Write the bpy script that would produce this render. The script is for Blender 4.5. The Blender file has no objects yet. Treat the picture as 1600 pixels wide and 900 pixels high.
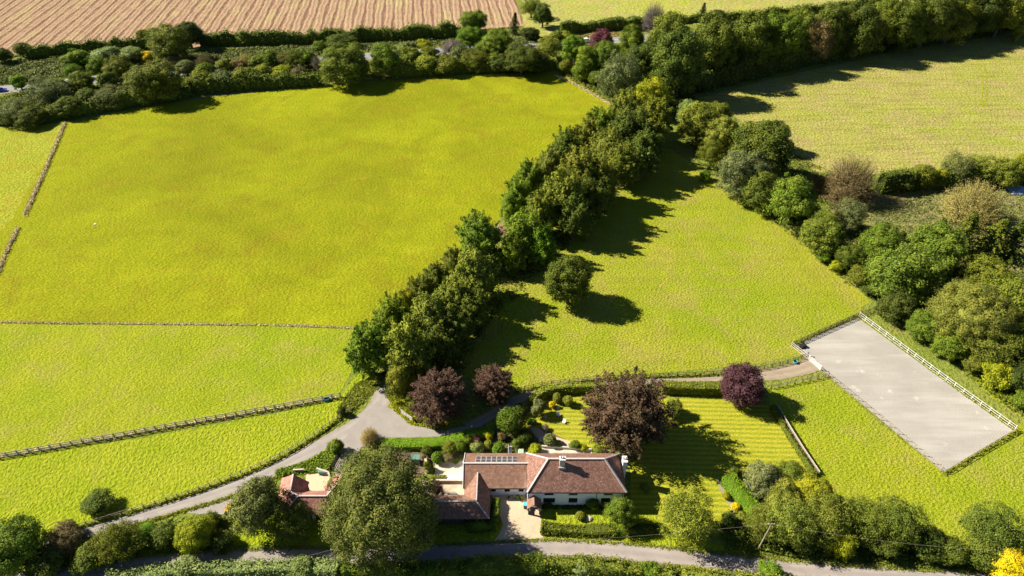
import bpy, bmesh, math, random
import numpy as np
from mathutils import Vector, Matrix

R = math.radians
S = bpy.context.scene
COL = S.collection
rng = np.random.default_rng(7)
random.seed(7)

# ------------------------------------------------------------------ camera
CAM_H, PITCH, F = 110.0, R(39.0), 1600 * 24 / 36.0
cd = bpy.data.cameras.new('camera')
cd.lens = 24.0
cd.sensor_width = 36.0
cd.clip_start = 1.0
cd.clip_end = 6000.0
cam = bpy.data.objects.new('camera', cd)
cam.location = (0, 0, CAM_H)
cam.rotation_euler = (R(90) - PITCH, 0, 0)
COL.objects.link(cam)
S.camera = cam
SP, CP = math.sin(PITCH), math.cos(PITCH)


def P(x, y, z=0.0):
    """world point of height z that stands where the survey photo shows pixel x, y"""
    u, v = x - 800.0, y - 450.0
    t = (CAM_H - z) / (F * SP + v * CP)
    return Vector((u * t, (F * CP - v * SP) * t, z))


def mpp(p):
    """metres per photo pixel at world point p"""
    return (p.y * CP + (CAM_H - p.z) * SP) / F


# ------------------------------------------------------------------ object helpers
def tag(o, label=None, cat=None, group=None, kind=None):
    if label: o['label'] = label
    if cat: o['category'] = cat
    if group: o['group'] = group
    if kind: o['kind'] = kind
    return o


def empty(name, loc=(0, 0, 0), rz=0.0):
    o = bpy.data.objects.new(name, None)
    o.location = loc
    o.rotation_euler = (0, 0, rz)
    o.empty_display_size = 0.5
    COL.objects.link(o)
    return o


def link(name, me, parent=None, mat=None):
    if mat is not None and not me.materials:
        me.materials.append(mat)
    o = bpy.data.objects.new(name, me)
    if parent is not None:
        o.parent = parent
    COL.objects.link(o)
    return o


class MB:
    """collects boxes, bars, prisms into one mesh"""

    def __init__(self):
        self.v, self.f = [], []

    def add(self, vs, fs):
        n = len(self.v)
        self.v += [tuple(p) for p in vs]
        self.f += [tuple(n + i for i in f) for f in fs]
        return self

    def box(self, x0, x1, y0, y1, z0, z1):
        vs = [(x, y, z) for z in (z0, z1) for y in (y0, y1) for x in (x0, x1)]
        return self.add(vs, [(0, 2, 3, 1), (4, 5, 7, 6), (0, 1, 5, 4), (2, 6, 7, 3), (0, 4, 6, 2), (1, 3, 7, 5)])

    def bar(self, a, b, w, h=None, up=(0, 0, 1)):
        h = w if h is None else h
        a, b = Vector(a), Vector(b)
        d = (b - a).normalized()
        s = d.cross(Vector(up))
        if s.length < 1e-4:
            s = d.cross(Vector((1, 0, 0)))
        s.normalize()
        n = s.cross(d)
        vs = []
        for p in (a, b):
            for i, j in ((-1, -1), (1, -1), (1, 1), (-1, 1)):
                vs.append(p + s * (i * w / 2) + n * (j * h / 2))
        return self.add(vs, [(0, 1, 2, 3), (7, 6, 5, 4), (0, 4, 5, 1), (1, 5, 6, 2), (2, 6, 7, 3), (3, 7, 4, 0)])

    def tube(self, pts, radii, n=7):
        pts = [Vector(p) for p in pts]
        vs, fs = [], []
        for i, p in enumerate(pts):
            d = (pts[min(i + 1, len(pts) - 1)] - pts[max(i - 1, 0)]).normalized()
            s = d.cross(Vector((0.31, 0.95, 0.1))).normalized()
            q = s.cross(d)
            for k in range(n):
                a = 2 * math.pi * k / n
                vs.append(p + (s * math.cos(a) + q * math.sin(a)) * radii[i])
        for i in range(len(pts) - 1):
            for k in range(n):
                fs.append((i * n + k, i * n + (k + 1) % n, (i + 1) * n + (k + 1) % n, (i + 1) * n + k))
        fs.append(tuple(range(n - 1, -1, -1)))
        fs.append(tuple((len(pts) - 1) * n + k for k in range(n)))
        return self.add(vs, fs)

    def lathe(self, prof, n=14, c=(0, 0, 0)):
        vs, fs = [], []
        for r, z in prof:
            for k in range(n):
                a = 2 * math.pi * k / n
                vs.append((c[0] + r * math.cos(a), c[1] + r * math.sin(a), c[2] + z))
        for i in range(len(prof) - 1):
            for k in range(n):
                fs.append((i * n + k, i * n + (k + 1) % n, (i + 1) * n + (k + 1) % n, (i + 1) * n + k))
        fs.append(tuple(range(n - 1, -1, -1)))
        fs.append(tuple((len(prof) - 1) * n + k for k in range(n)))
        return self.add(vs, fs)

    def prism(self, pts, thick):
        """a sloping slab: polygon pts (counter-clockwise seen from above) with its underside thick below"""
        n = len(pts)
        top = [Vector(p) for p in pts]
        bot = [p - Vector((0, 0, thick)) for p in top]
        fs = [tuple(range(n)), tuple(range(2 * n - 1, n - 1, -1))]
        for i in range(n):
            j = (i + 1) % n
            fs.append((i, n + i, n + j, j))
        return self.add(top + bot, fs)

    def mesh(self, name, bevel=0.0):
        me = bpy.data.meshes.new(name)
        me.from_pydata(self.v, [], self.f)
        bm = bmesh.new()
        bm.from_mesh(me)
        bmesh.ops.recalc_face_normals(bm, faces=bm.faces)
        if bevel > 0:
            bmesh.ops.bevel(bm, geom=list(bm.edges), offset=bevel, segments=1, affect='EDGES')
        bm.to_mesh(me)
        bm.free()
        return me

    def build(self, name, mat, parent=None, bevel=0.0):
        return link(name, self.mesh(name, bevel), parent, mat)


# ------------------------------------------------------------------ materials
class NT:
    def __init__(self, name):
        self.m = bpy.data.materials.new(name)
        self.m.use_nodes = True
        self.t = self.m.node_tree
        self.t.nodes.clear()
        self.out = self.t.nodes.new('ShaderNodeOutputMaterial')

    def n(self, typ, **kw):
        nd = self.t.nodes.new(typ)
        for k, v in kw.items():
            setattr(nd, k, v)
        return nd

    def l(self, a, b):
        self.t.links.new(a, b)

    def coords(self, rot=0.0, scale=(1, 1, 1)):
        tc = self.n('ShaderNodeTexCoord')
        mp = self.n('ShaderNodeMapping')
        mp.inputs['Rotation'].default_value = (0, 0, rot)
        mp.inputs['Scale'].default_value = scale
        self.l(tc.outputs['Object'], mp.inputs['Vector'])
        return mp.outputs['Vector']

    def noise(self, vec, scale, detail=4, rough=0.55, dist=0.0):
        nd = self.n('ShaderNodeTexNoise')
        nd.inputs['Scale'].default_value = scale
        nd.inputs['Detail'].default_value = detail
        nd.inputs['Roughness'].default_value = rough
        nd.inputs['Distortion'].default_value = dist
        if vec is not None:
            self.l(vec, nd.inputs['Vector'])
        return nd.outputs['Fac']

    def ramp(self, fac, a, b, ca=(0, 0, 0, 1), cb=(1, 1, 1, 1)):
        nd = self.n('ShaderNodeMapRange')
        nd.inputs['From Min'].default_value = a
        nd.inputs['From Max'].default_value = b
        self.l(fac, nd.inputs['Value'])
        return nd.outputs['Result']

    def mix(self, fac, a, b, blend='MIX'):
        nd = self.n('ShaderNodeMix', data_type='RGBA', blend_type=blend)
        for sock, v in ((nd.inputs['Factor'], fac), (nd.inputs[6], a), (nd.inputs[7], b)):
            if isinstance(v, (int, float)):
                sock.default_value = v
            elif isinstance(v, (tuple, list)):
                sock.default_value = (v[0], v[1], v[2], 1)
            else:
                self.l(v, sock)
        return nd.outputs[2]

    def math(self, op, a, b=0.0, c=0.0):
        nd = self.n('ShaderNodeMath', operation=op)
        for i, v in enumerate((a, b, c)):
            if isinstance(v, (int, float)):
                nd.inputs[i].default_value = v
            else:
                self.l(v, nd.inputs[i])
        return nd.outputs[0]

    def bump(self, h, strength, dist):
        nd = self.n('ShaderNodeBump')
        nd.inputs['Strength'].default_value = strength
        nd.inputs['Distance'].default_value = dist
        self.l(h, nd.inputs['Height'])
        return nd.outputs['Normal']

    def finish(self, col, rough=0.9, normal=None, spec=0.2, metal=0.0):
        b = self.n('ShaderNodeBsdfPrincipled')
        if isinstance(col, (tuple, list)):
            b.inputs['Base Color'].default_value = (col[0], col[1], col[2], 1)
        else:
            self.l(col, b.inputs['Base Color'])
        b.inputs['Roughness'].default_value = rough
        b.inputs['Metallic'].default_value = metal
        b.inputs['Specular IOR Level'].default_value = spec
        if normal is not None:
            self.l(normal, b.inputs['Normal'])
        self.l(b.outputs[0], self.out.inputs['Surface'])
        return self.m


def grass_mat(name, a, b, c, dry=0.5, big=0.02, rot=0.0, aniso=(1, 1, 1), tuft=1.3, bump=1.0, stripes=None, fine=0.56, drows=None, spots=0.0):
    k = NT(name)
    v = k.coords()
    va = k.coords(rot, aniso)
    n1 = k.ramp(k.noise(v, big, 4, 0.6, 0.6), 0.36, 0.64)
    n2 = k.ramp(k.noise(v, big * 3.3 + 0.03, 6, 0.65, 0.8), dry, dry + 0.22)
    n3 = k.noise(va, tuft, 3, 0.6)
    n4 = k.noise(va, tuft * 0.33, 4, 0.6)
    col = k.mix(n1, a, b)
    col = k.mix(k.math('MULTIPLY', n2, 0.7), col, c)
    if stripes:
        srot, period, sa, amt = stripes
        sv = k.coords(srot)
        sx = k.n('ShaderNodeSeparateXYZ')
        k.l(sv, sx.inputs[0])
        wob = k.math('MULTIPLY', k.math('SUBTRACT', k.noise(v, 0.25, 2), 0.5), 0.35 * period)
        s = k.math('SINE', k.math('MULTIPLY', k.math('ADD', sx.outputs['Y'], wob), 2 * math.pi / period))
        s = k.ramp(s, -0.45, 0.45)
        rough_s = k.ramp(k.noise(va, 0.6, 3), 0.15, 0.5)
        col = k.mix(k.math('MULTIPLY', k.math('MULTIPLY', s, amt), rough_s), col, sa)
    if drows:
        srot, period, sa, amt = drows
        sv = k.coords(srot, (0.06, 1.0 / period, 1))
        s = k.ramp(k.noise(sv, 1.0, 3, 0.6), 0.45, 0.68)
        col = k.mix(k.math('MULTIPLY', s, amt), col, sa)
    tone = k.ramp(k.noise(v, 0.11, 4, 0.65, 0.5), 0.3, 0.7)
    col = k.mix(tone, k.mix(1.0, col, (0.88, 0.92, 0.85), 'MULTIPLY'), k.mix(1.0, col, (1.09, 1.06, 1.2), 'MULTIPLY'))
    if spots:
        col = k.mix(k.math('MULTIPLY', k.ramp(k.noise(v, 0.3, 4, 0.6), 0.70, 0.76), spots), col, (0.5, 0.4, 0.22))
    h = k.math('ADD', k.math('MULTIPLY', n3, 0.6), k.math('MULTIPLY', n4, 0.3))
    # blades: pale tips; shade in the gaps between tufts painted as darker colour
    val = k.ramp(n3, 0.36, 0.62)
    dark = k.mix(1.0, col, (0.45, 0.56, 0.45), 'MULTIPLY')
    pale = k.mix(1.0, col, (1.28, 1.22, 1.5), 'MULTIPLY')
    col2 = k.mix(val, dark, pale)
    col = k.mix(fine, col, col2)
    return k.finish(col, 0.95, k.bump(h, 1.0, bump * 0.9), 0.05)


def noise_mat(name, a, b, scale=1.0, bump=0.02, rough=0.85, c=None, cs=None, spec=0.2, detail=5, cr=(0.5, 0.65), metal=0.0):
    k = NT(name)
    v = k.coords()
    f = k.noise(v, scale, detail, 0.6)
    col = k.mix(k.ramp(f, 0.3, 0.7), a, b)
    if c is not None:
        col = k.mix(k.ramp(k.noise(v, cs or scale * 0.2, 5, 0.6, 0.5), cr[0], cr[1]), col, c)
    nor = k.bump(f, 1.0, bump) if bump else None
    return k.finish(col, rough, nor, spec, metal)


def leaf_mat(name, trans=0.12):
    k = NT(name)
    oi = k.n('ShaderNodeObjectInfo')
    geo = k.n('ShaderNodeNewGeometry')
    at = k.n('ShaderNodeAttribute', attribute_name='tint')
    rnd = geo.outputs['Random Per Island']
    base = oi.outputs['Color']
    hs = k.n('ShaderNodeHueSaturation')
    k.l(k.math('SUBTRACT', 0.51, k.math('MULTIPLY', at.outputs['Fac'], 0.024)), hs.inputs['Hue'])
    k.l(k.math('ADD', 0.42, k.math('ADD', k.math('MULTIPLY', rnd, 0.7), k.math('MULTIPLY', at.outputs['Fac'], 0.55))), hs.inputs['Value'])
    hs.inputs['Saturation'].default_value = 1.0
    k.l(base, hs.inputs['Color'])
    col = hs.outputs['Color']
    b = k.n('ShaderNodeBsdfPrincipled')
    k.l(col, b.inputs['Base Color'])
    b.inputs['Roughness'].default_value = 0.75
    b.inputs['Specular IOR Level'].default_value = 0.12
    tr = k.n('ShaderNodeBsdfTranslucent')
    k.l(k.mix(1.0, col, (1.1, 1.3, 0.5), 'MULTIPLY'), tr.inputs['Color'])
    mx = k.n('ShaderNodeMixShader')
    mx.inputs[0].default_value = trans
    k.l(b.outputs[0], mx.inputs[1])
    k.l(tr.outputs[0], mx.inputs[2])
    k.l(mx.outputs[0], k.out.inputs['Surface'])
    return k.m


def tile_mat(name, a, b, c, row=0.28, lichen=0.6):
    """clay tiles: courses as bump, single tiles toned, lichen spots"""
    k = NT(name)
    v = k.coords()
    sx = k.n('ShaderNodeSeparateXYZ')
    k.l(v, sx.inputs[0])
    crs = k.math('FRACT', k.math('MULTIPLY', sx.outputs['Z'], 1 / (row * 0.69)))
    cell = k.n('ShaderNodeTexVoronoi')
    cell.inputs['Scale'].default_value = 2.4
    k.l(v, cell.inputs['Vector'])
    cv = k.n('ShaderNodeSeparateColor')
    k.l(cell.outputs['Color'], cv.inputs[0])
    n1 = k.ramp(k.noise(v, 0.5, 5, 0.65, 0.5), 0.3, 0.7)
    col = k.mix(n1, a, b)
    col = k.mix(k.math('MULTIPLY', cv.outputs[0], 0.85), col, k.mix(0.5, a, (0.08, 0.05, 0.045)))
    col = k.mix(k.ramp(k.noise(v, 4.2, 5, 0.75), lichen, lichen + 0.1), col, c)
    return k.finish(col, 0.85, k.bump(k.math('ADD', crs, k.math('MULTIPLY', cv.outputs[1], 0.6)), 0.8, 0.03), 0.15)


M = {}
M['leaf'] = leaf_mat('leaves')
M['bark'] = noise_mat('bark', (0.09, 0.07, 0.05), (0.18, 0.15, 0.12), 3, 0.05)
M['wood'] = noise_mat('weathered wood', (0.26, 0.21, 0.16), (0.42, 0.36, 0.29), 3, 0.01)
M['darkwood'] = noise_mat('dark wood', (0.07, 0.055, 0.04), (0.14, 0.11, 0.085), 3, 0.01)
M['palewood'] = noise_mat('pale wood', (0.5, 0.45, 0.38), (0.66, 0.6, 0.53), 4, 0.01)
M['whitewood'] = noise_mat('white painted rail', (0.74, 0.71, 0.68), (0.8, 0.78, 0.76), 4, 0.005)
M['render'] = noise_mat('white render', (0.82, 0.84, 0.87), (0.87, 0.88, 0.9), 1.2, 0.01, 0.9)
M['black'] = noise_mat('black timber', (0.015, 0.014, 0.013), (0.03, 0.028, 0.026), 5, 0.005, 0.6)
M['glass'] = NT('dark window glass').finish((0.012, 0.014, 0.018), 0.08, None, 0.5)
M['tile_old'] = tile_mat('old clay tiles', (0.23, 0.11, 0.082), (0.34, 0.18, 0.135), (0.52, 0.4, 0.33), lichen=0.55)
M['tile_brown'] = tile_mat('brown clay tiles', (0.28, 0.155, 0.105), (0.34, 0.2, 0.14), (0.42, 0.3, 0.21), lichen=0.6)
M['tile_pink'] = tile_mat('red clay tiles', (0.43, 0.2, 0.155), (0.52, 0.28, 0.22), (0.55, 0.37, 0.3), lichen=0.6)
M['ridge'] = noise_mat('mortared ridge tiles', (0.42, 0.38, 0.37), (0.56, 0.52, 0.5), 3, 0.02)
M['brick'] = noise_mat('garden brick', (0.3, 0.17, 0.11), (0.42, 0.27, 0.19), 5, 0.02)
M['redbrick'] = noise_mat('red brick', (0.4, 0.12, 0.07), (0.5, 0.18, 0.1), 6, 0.02)
M['stone'] = noise_mat('stone', (0.42, 0.37, 0.3), (0.6, 0.54, 0.45), 3, 0.03)
M['white'] = NT('white paint').finish((0.8, 0.8, 0.8), 0.4)
M['metal'] = NT('galvanised metal').finish((0.5, 0.5, 0.5), 0.35, None, 0.5, 0.8)
M['panel'] = NT('solar cells').finish((0.09, 0.085, 0.09), 0.3, None, 0.5)
M['alu'] = NT('panel frame').finish((0.72, 0.72, 0.72), 0.4, None, 0.5)
M['blue'] = NT('blue plastic').finish((0.05, 0.3, 0.6), 0.5)
M['cyan'] = NT('turquoise lid').finish((0.1, 0.55, 0.7), 0.5)
M['carblue'] = NT('blue car paint').finish((0.01, 0.04, 0.42), 0.2, None, 0.5)
M['carwhite'] = NT('white car paint').finish((0.8, 0.81, 0.82), 0.25, None, 0.5)
M['rubber'] = NT('rubber').finish((0.02, 0.02, 0.02), 0.8)
M['yellow'] = NT('yellow paint').finish((0.75, 0.42, 0.01), 0.4)
M['redpaint'] = NT('red paint').finish((0.6, 0.06, 0.02), 0.4)
M['grey'] = NT('grey plastic').finish((0.12, 0.12, 0.13), 0.6)
M['green_metal'] = NT('green painted metal').finish((0.12, 0.25, 0.2), 0.6)
M['paleglass'] = NT('pale greenhouse glazing').finish((0.45, 0.6, 0.4), 0.25, None, 0.5)

M['asphalt'] = noise_mat('lane asphalt', (0.33, 0.295, 0.275), (0.41, 0.365, 0.34), 0.8, 0.01, 0.9, (0.46, 0.4, 0.36), 0.25, cr=(0.52, 0.72))
M['drive'] = noise_mat('drive surface', (0.4, 0.355, 0.31), (0.48, 0.43, 0.38), 0.7, 0.01, 0.9, (0.36, 0.29, 0.22), 0.18)
M['track'] = noise_mat('earth track', (0.33, 0.25, 0.19), (0.42, 0.34, 0.26), 0.8, 0.05, 0.95, (0.26, 0.22, 0.08), 0.3)
M['highway'] = noise_mat('main road asphalt', (0.22, 0.22, 0.22), (0.27, 0.27, 0.27), 1.0, 0.005)
M['gravel'] = noise_mat('gravel drive', (0.46, 0.36, 0.24), (0.6, 0.49, 0.34), 4.0, 0.03, 0.95, (0.48, 0.37, 0.25), 0.5)
M['paving'] = noise_mat('patio paving', (0.52, 0.45, 0.36), (0.64, 0.57, 0.48), 2.5, 0.02, 0.9, (0.42, 0.36, 0.28), 0.5)
M['concrete'] = noise_mat('yard concrete', (0.4, 0.34, 0.26), (0.5, 0.44, 0.34), 1.5, 0.01, 0.9, (0.36, 0.27, 0.15), 0.4)
M['sand'] = noise_mat('courtyard sand', (0.6, 0.43, 0.28), (0.68, 0.51, 0.35), 2, 0.01)
M['soil'] = noise_mat('bed soil', (0.12, 0.085, 0.06), (0.2, 0.14, 0.1), 3, 0.06)


def road_mat(name, a, b_, worn, mud):
    k = NT(name)
    v = k.coords()
    at = k.n('ShaderNodeAttribute', attribute_name='across')
    ac = k.math('ABSOLUTE', at.outputs['Fac'])
    n = k.noise(v, 0.5, 5, 0.65, 0.4)
    col = k.mix(k.ramp(n, 0.3, 0.7), a, b_)
    wt = k.ramp(k.math('ABSOLUTE', k.math('SUBTRACT', ac, 0.42)), 0.3, 0.08)
    col = k.mix(k.math('MULTIPLY', wt, k.math('MULTIPLY', k.ramp(k.noise(v, 0.2, 4), 0.3, 0.65), 0.7)), col, worn)
    ed = k.math('ADD', ac, k.math('MULTIPLY', k.math('SUBTRACT', k.noise(v, 0.9, 4, 0.65), 0.5), 0.9))
    col = k.mix(k.math('MULTIPLY', k.ramp(ed, 0.78, 1.0), 0.75), col, mud)
    pat = k.ramp(k.noise(v, 0.16, 3, 0.5), 0.62, 0.66)
    col = k.mix(k.math('MULTIPLY', pat, 0.35), col, k.mix(1.0, col, (0.7, 0.7, 0.72), 'MULTIPLY'))
    f = k.noise(v, 5.0, 4, 0.7)
    return k.finish(col, 0.92, k.bump(f, 0.7, 0.015), 0.15)


M['asphalt'] = road_mat('lane asphalt', (0.26, 0.23, 0.215), (0.33, 0.29, 0.265), (0.38, 0.33, 0.3), (0.2, 0.16, 0.09))
M['drive'] = road_mat('drive surface', (0.27, 0.245, 0.225), (0.33, 0.3, 0.275), (0.37, 0.34, 0.31), (0.28, 0.22, 0.14))
M['track'] = road_mat('earth track', (0.26, 0.21, 0.15), (0.33, 0.27, 0.2), (0.4, 0.32, 0.24), (0.24, 0.23, 0.06))


# --------------------------------------------------- arena sand and plough need their own node work
def arena_mat():
    k = NT('riding arena sand')
    v = k.coords()
    ang = math.atan2(-(P(1474, 736) - P(1240, 540)).y, (P(1474, 736) - P(1240, 540)).x)
    va = k.coords(ang, (0.05, 1.6, 1))
    n1 = k.noise(v, 0.12, 4, 0.6)
    rake = k.noise(va, 1.5, 3, 0.6)
    col = k.mix(k.ramp(n1, 0.35, 0.65), (0.33, 0.315, 0.28), (0.39, 0.375, 0.335))
    col = k.mix(k.math('MULTIPLY', k.ramp(rake, 0.4, 0.65), 0.5), col, (0.33, 0.3, 0.26))
    spot = k.n('ShaderNodeTexVoronoi')
    spot.inputs['Scale'].default_value = 0.24
    k.l(k.coords(), spot.inputs['Vector'])
    wob = k.math('ADD', spot.outputs['Distance'], k.math('MULTIPLY', k.noise(v, 1.4, 3), 0.5))
    col = k.mix(k.math('MULTIPLY', k.ramp(wob, 0.42, 0.32), 0.6), col, (0.54, 0.51, 0.46))
    col = k.mix(k.math('MULTIPLY', k.ramp(k.noise(v, 1.8, 4, 0.7), 0.56, 0.7), 0.45), col, (0.3, 0.27, 0.23))
    col = k.mix(k.math('MULTIPLY', k.ramp(k.noise(k.coords(ang, (0.06, 0.5, 1)), 0.6, 3), 0.5, 0.62), 0.4), col, (0.5, 0.47, 0.43))
    h = k.math('ADD', k.math('MULTIPLY', rake, 0.5), k.noise(v, 2.5, 4))
    return k.finish(col, 0.95, k.bump(h, 0.6, 0.06), 0.05)


def plough_mat():
    k = NT('stubble rows')
    v = k.coords()
    at = k.n('ShaderNodeAttribute', attribute_name='furrow')
    n = k.noise(v, 0.25, 5, 0.65)
    nf = k.noise(v, 1.2, 4, 0.6)
    col = k.mix(k.ramp(n, 0.3, 0.7), (0.31, 0.2, 0.125), (0.42, 0.3, 0.19))
    col = k.mix(k.math('MULTIPLY', k.ramp(k.noise(k.coords(0.0, (1, 0.35, 1)), 0.11, 4), 0.52, 0.7), 0.7), col, (0.42, 0.36, 0.16))
    col = k.mix(k.math('MULTIPLY', at.outputs['Fac'], k.ramp(nf, 0.3, 0.55)), col, (0.17, 0.085, 0.06))
    return k.finish(col, 0.95, k.bump(nf, 1.0, 0.5), 0.03)


M['arena'] = arena_mat()
M['plough'] = plough_mat()
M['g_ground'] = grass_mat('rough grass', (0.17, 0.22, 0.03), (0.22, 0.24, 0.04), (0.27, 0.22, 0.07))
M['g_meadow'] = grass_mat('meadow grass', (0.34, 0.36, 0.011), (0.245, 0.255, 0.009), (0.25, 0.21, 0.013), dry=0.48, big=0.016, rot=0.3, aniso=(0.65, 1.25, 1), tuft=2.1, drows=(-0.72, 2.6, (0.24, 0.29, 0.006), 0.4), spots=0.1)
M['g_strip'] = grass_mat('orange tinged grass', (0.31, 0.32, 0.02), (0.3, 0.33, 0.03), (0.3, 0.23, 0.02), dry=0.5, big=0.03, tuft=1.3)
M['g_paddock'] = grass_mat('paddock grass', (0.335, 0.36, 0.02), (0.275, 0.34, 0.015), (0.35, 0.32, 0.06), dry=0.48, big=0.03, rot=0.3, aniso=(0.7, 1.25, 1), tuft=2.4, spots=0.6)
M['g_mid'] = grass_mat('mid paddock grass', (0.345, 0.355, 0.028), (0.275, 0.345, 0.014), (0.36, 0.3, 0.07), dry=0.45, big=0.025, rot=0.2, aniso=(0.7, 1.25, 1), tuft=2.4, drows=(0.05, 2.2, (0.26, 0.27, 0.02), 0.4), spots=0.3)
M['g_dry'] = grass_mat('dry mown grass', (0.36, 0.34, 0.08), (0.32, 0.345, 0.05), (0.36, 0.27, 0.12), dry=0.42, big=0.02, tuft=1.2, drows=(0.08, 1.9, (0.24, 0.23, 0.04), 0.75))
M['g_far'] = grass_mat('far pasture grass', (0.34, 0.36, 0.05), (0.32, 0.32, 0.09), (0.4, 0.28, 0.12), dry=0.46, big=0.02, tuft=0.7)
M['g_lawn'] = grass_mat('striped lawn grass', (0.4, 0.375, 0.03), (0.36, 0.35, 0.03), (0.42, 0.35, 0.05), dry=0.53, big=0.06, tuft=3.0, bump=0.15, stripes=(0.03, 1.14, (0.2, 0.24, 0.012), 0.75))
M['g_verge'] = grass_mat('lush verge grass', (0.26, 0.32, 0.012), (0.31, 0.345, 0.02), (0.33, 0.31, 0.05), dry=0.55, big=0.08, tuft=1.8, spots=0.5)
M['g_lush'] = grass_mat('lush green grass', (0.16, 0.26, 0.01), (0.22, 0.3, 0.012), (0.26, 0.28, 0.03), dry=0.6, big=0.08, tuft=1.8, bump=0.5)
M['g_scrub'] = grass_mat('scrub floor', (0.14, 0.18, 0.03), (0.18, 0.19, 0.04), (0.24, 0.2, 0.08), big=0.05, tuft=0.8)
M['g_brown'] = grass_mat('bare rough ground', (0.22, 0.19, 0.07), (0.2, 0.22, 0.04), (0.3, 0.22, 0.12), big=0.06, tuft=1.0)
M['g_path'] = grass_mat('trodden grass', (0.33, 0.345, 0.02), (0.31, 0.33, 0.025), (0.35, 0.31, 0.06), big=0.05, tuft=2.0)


# ------------------------------------------------------------------ sheets of ground
def resample(pts, step, closed):
    out = []
    n = len(pts)
    for i in range(n if closed else n - 1):
        a, b = pts[i], pts[(i + 1) % n]
        k = max(1, int((b - a).length / step))
        for j in range(k):
            out.append(a.lerp(b, j / k))
    if not closed:
        out.append(pts[-1].copy())
    return out


def sheet(name, px, z, mat, jit=0.3, step=2.0, label=None, cat=None, world=False):
    pts = [Vector((p[0], p[1], 0)) for p in px] if world else [P(*p) for p in px]
    if step:
        pts = resample(pts, step, True)
    r = random.Random(len(px) * 31 + int(z * 1e4))
    pts = [Vector((p.x + r.uniform(-jit, jit), p.y + r.uniform(-jit, jit), z)) for p in pts]
    bm = bmesh.new()
    f = bm.faces.new([bm.verts.new(p) for p in pts])
    bmesh.ops.triangulate(bm, faces=[f])
    bmesh.ops.recalc_face_normals(bm, faces=bm.faces)
    if sum(f.normal.z for f in bm.faces) < 0:
        bmesh.ops.reverse_faces(bm, faces=bm.faces)
    me = bpy.data.meshes.new(name)
    bm.to_mesh(me)
    bm.free()
    return tag(link(name, me, None, mat), label, cat, kind='structure')


def smooth(pts, it=2):
    for _ in range(it):
        q = [pts[0]]
        for a, b in zip(pts, pts[1:]):
            q += [a.lerp(b, 0.25), a.lerp(b, 0.75)]
        q.append(pts[-1])
        pts = q
    return pts


def ribbon(name, px, widths, z, mat, jit=0.08, label=None, cat=None, crown=0.0):
    pts = smooth([P(*p) for p in px], 3)
    n = len(pts)
    vs, fs = [], []
    r = random.Random(n)
    for i, p in enumerate(pts):
        d = (pts[min(i + 1, n - 1)] - pts[max(i - 1, 0)]).normalized()
        s = Vector((d.y, -d.x, 0))
        f = i / (n - 1) * (len(widths) - 1)
        k = min(int(f), len(widths) - 2) if len(widths) > 1 else 0
        w = widths[0] if len(widths) == 1 else widths[k] + (widths[k + 1] - widths[k]) * (f - k)
        for q, zz in ((-0.5, 0), (-0.25, crown * 0.7), (0, crown), (0.25, crown * 0.7), (0.5, 0)):
            pp = p + s * (w * q + (r.uniform(-jit, jit) if abs(q) > 0.4 else 0))
            vs.append((pp.x, pp.y, z + zz))
    for i in range(n - 1):
        for c in (0, 1, 2, 3):
            a = i * 5 + c
            fs.append((a, a + 1, a + 6, a + 5))
    me = bpy.data.meshes.new(name)
    me.from_pydata(vs, [], fs)
    A = me.attributes.new('across', 'FLOAT', 'POINT')
    A.data.foreach_set('value', [-1.0, -0.5, 0.0, 0.5, 1.0] * n)
    me.update()
    if me.polygons and sum(p.normal.z for p in me.polygons) < 0:
        me.flip_normals()
    return tag(link(name, me, None, mat), label, cat, kind='structure')


sheet('ground', [(-2500, -600), (2500, -600), (2500, 4000), (-2500, 4000)], 0.0, M['g_ground'], 0, 0, 'rough grassland that underlies all the fields', 'ground', world=True)
sheet('meadow', [(104, 192), (200, 172), (300, 156), (420, 142), (560, 128), (700, 118), (870, 112), (905, 132), (960, 168), (880, 240), (800, 320), (745, 385), (690, 440), (620, 490), (560, 512), (300, 507), (-260, 503), (-120, 440), (20, 330)], 0.012, M['g_meadow'], 0.25, 3, 'large bright yellow green meadow bounded by tree belts', 'field')
sheet('field', [(-260, 200), (0, 199), (60, 196), (104, 190), (60, 270), (20, 340), (-60, 430), (-260, 430)], 0.016, M['g_strip'], 0.25, 3, 'orange tinged field beyond the overgrown wire fence', 'field')
sheet('paddock', [(-260, 504), (300, 508), (562, 513), (548, 580), (530, 622), (420, 645), (200, 685), (0, 714), (-300, 758)], 0.020, M['g_paddock'], 0.25, 3, 'lower paddock between the faint fence line and the rail fence', 'field')
sheet('paddock_strip', [(-300, 760), (0, 716), (200, 688), (420, 648), (530, 624), (560, 612), (535, 652), (480, 695), (400, 735), (300, 772), (200, 800), (125, 822), (60, 838), (-300, 900)], 0.024, M['g_verge'], 0.25, 3, 'strip of paddock grass between rail fence and drive', 'field')
sheet('mid_paddock', [(1000, 215), (1050, 235), (1090, 262), (1160, 310), (1230, 360), (1300, 420), (1360, 470), (1338, 493), (1238, 540), (1262, 552), (1180, 570), (1000, 585), (880, 596), (805, 608), (730, 590), (700, 520), (790, 420), (880, 330)], 0.016, M['g_mid'], 0.25, 3, 'sloping paddock with the lone round tree', 'field')
sheet('dry_field', [(1030, 170), (1200, 125), (1400, 80), (1640, 42), (1900, 0), (1900, 300), (1640, 270), (1500, 268), (1380, 272), (1280, 272), (1220, 240), (1140, 175), (1080, 165)], 0.020, M['g_dry'], 0.25, 3, 'dry mown field beyond the hedge, pale and striped', 'field')
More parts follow.
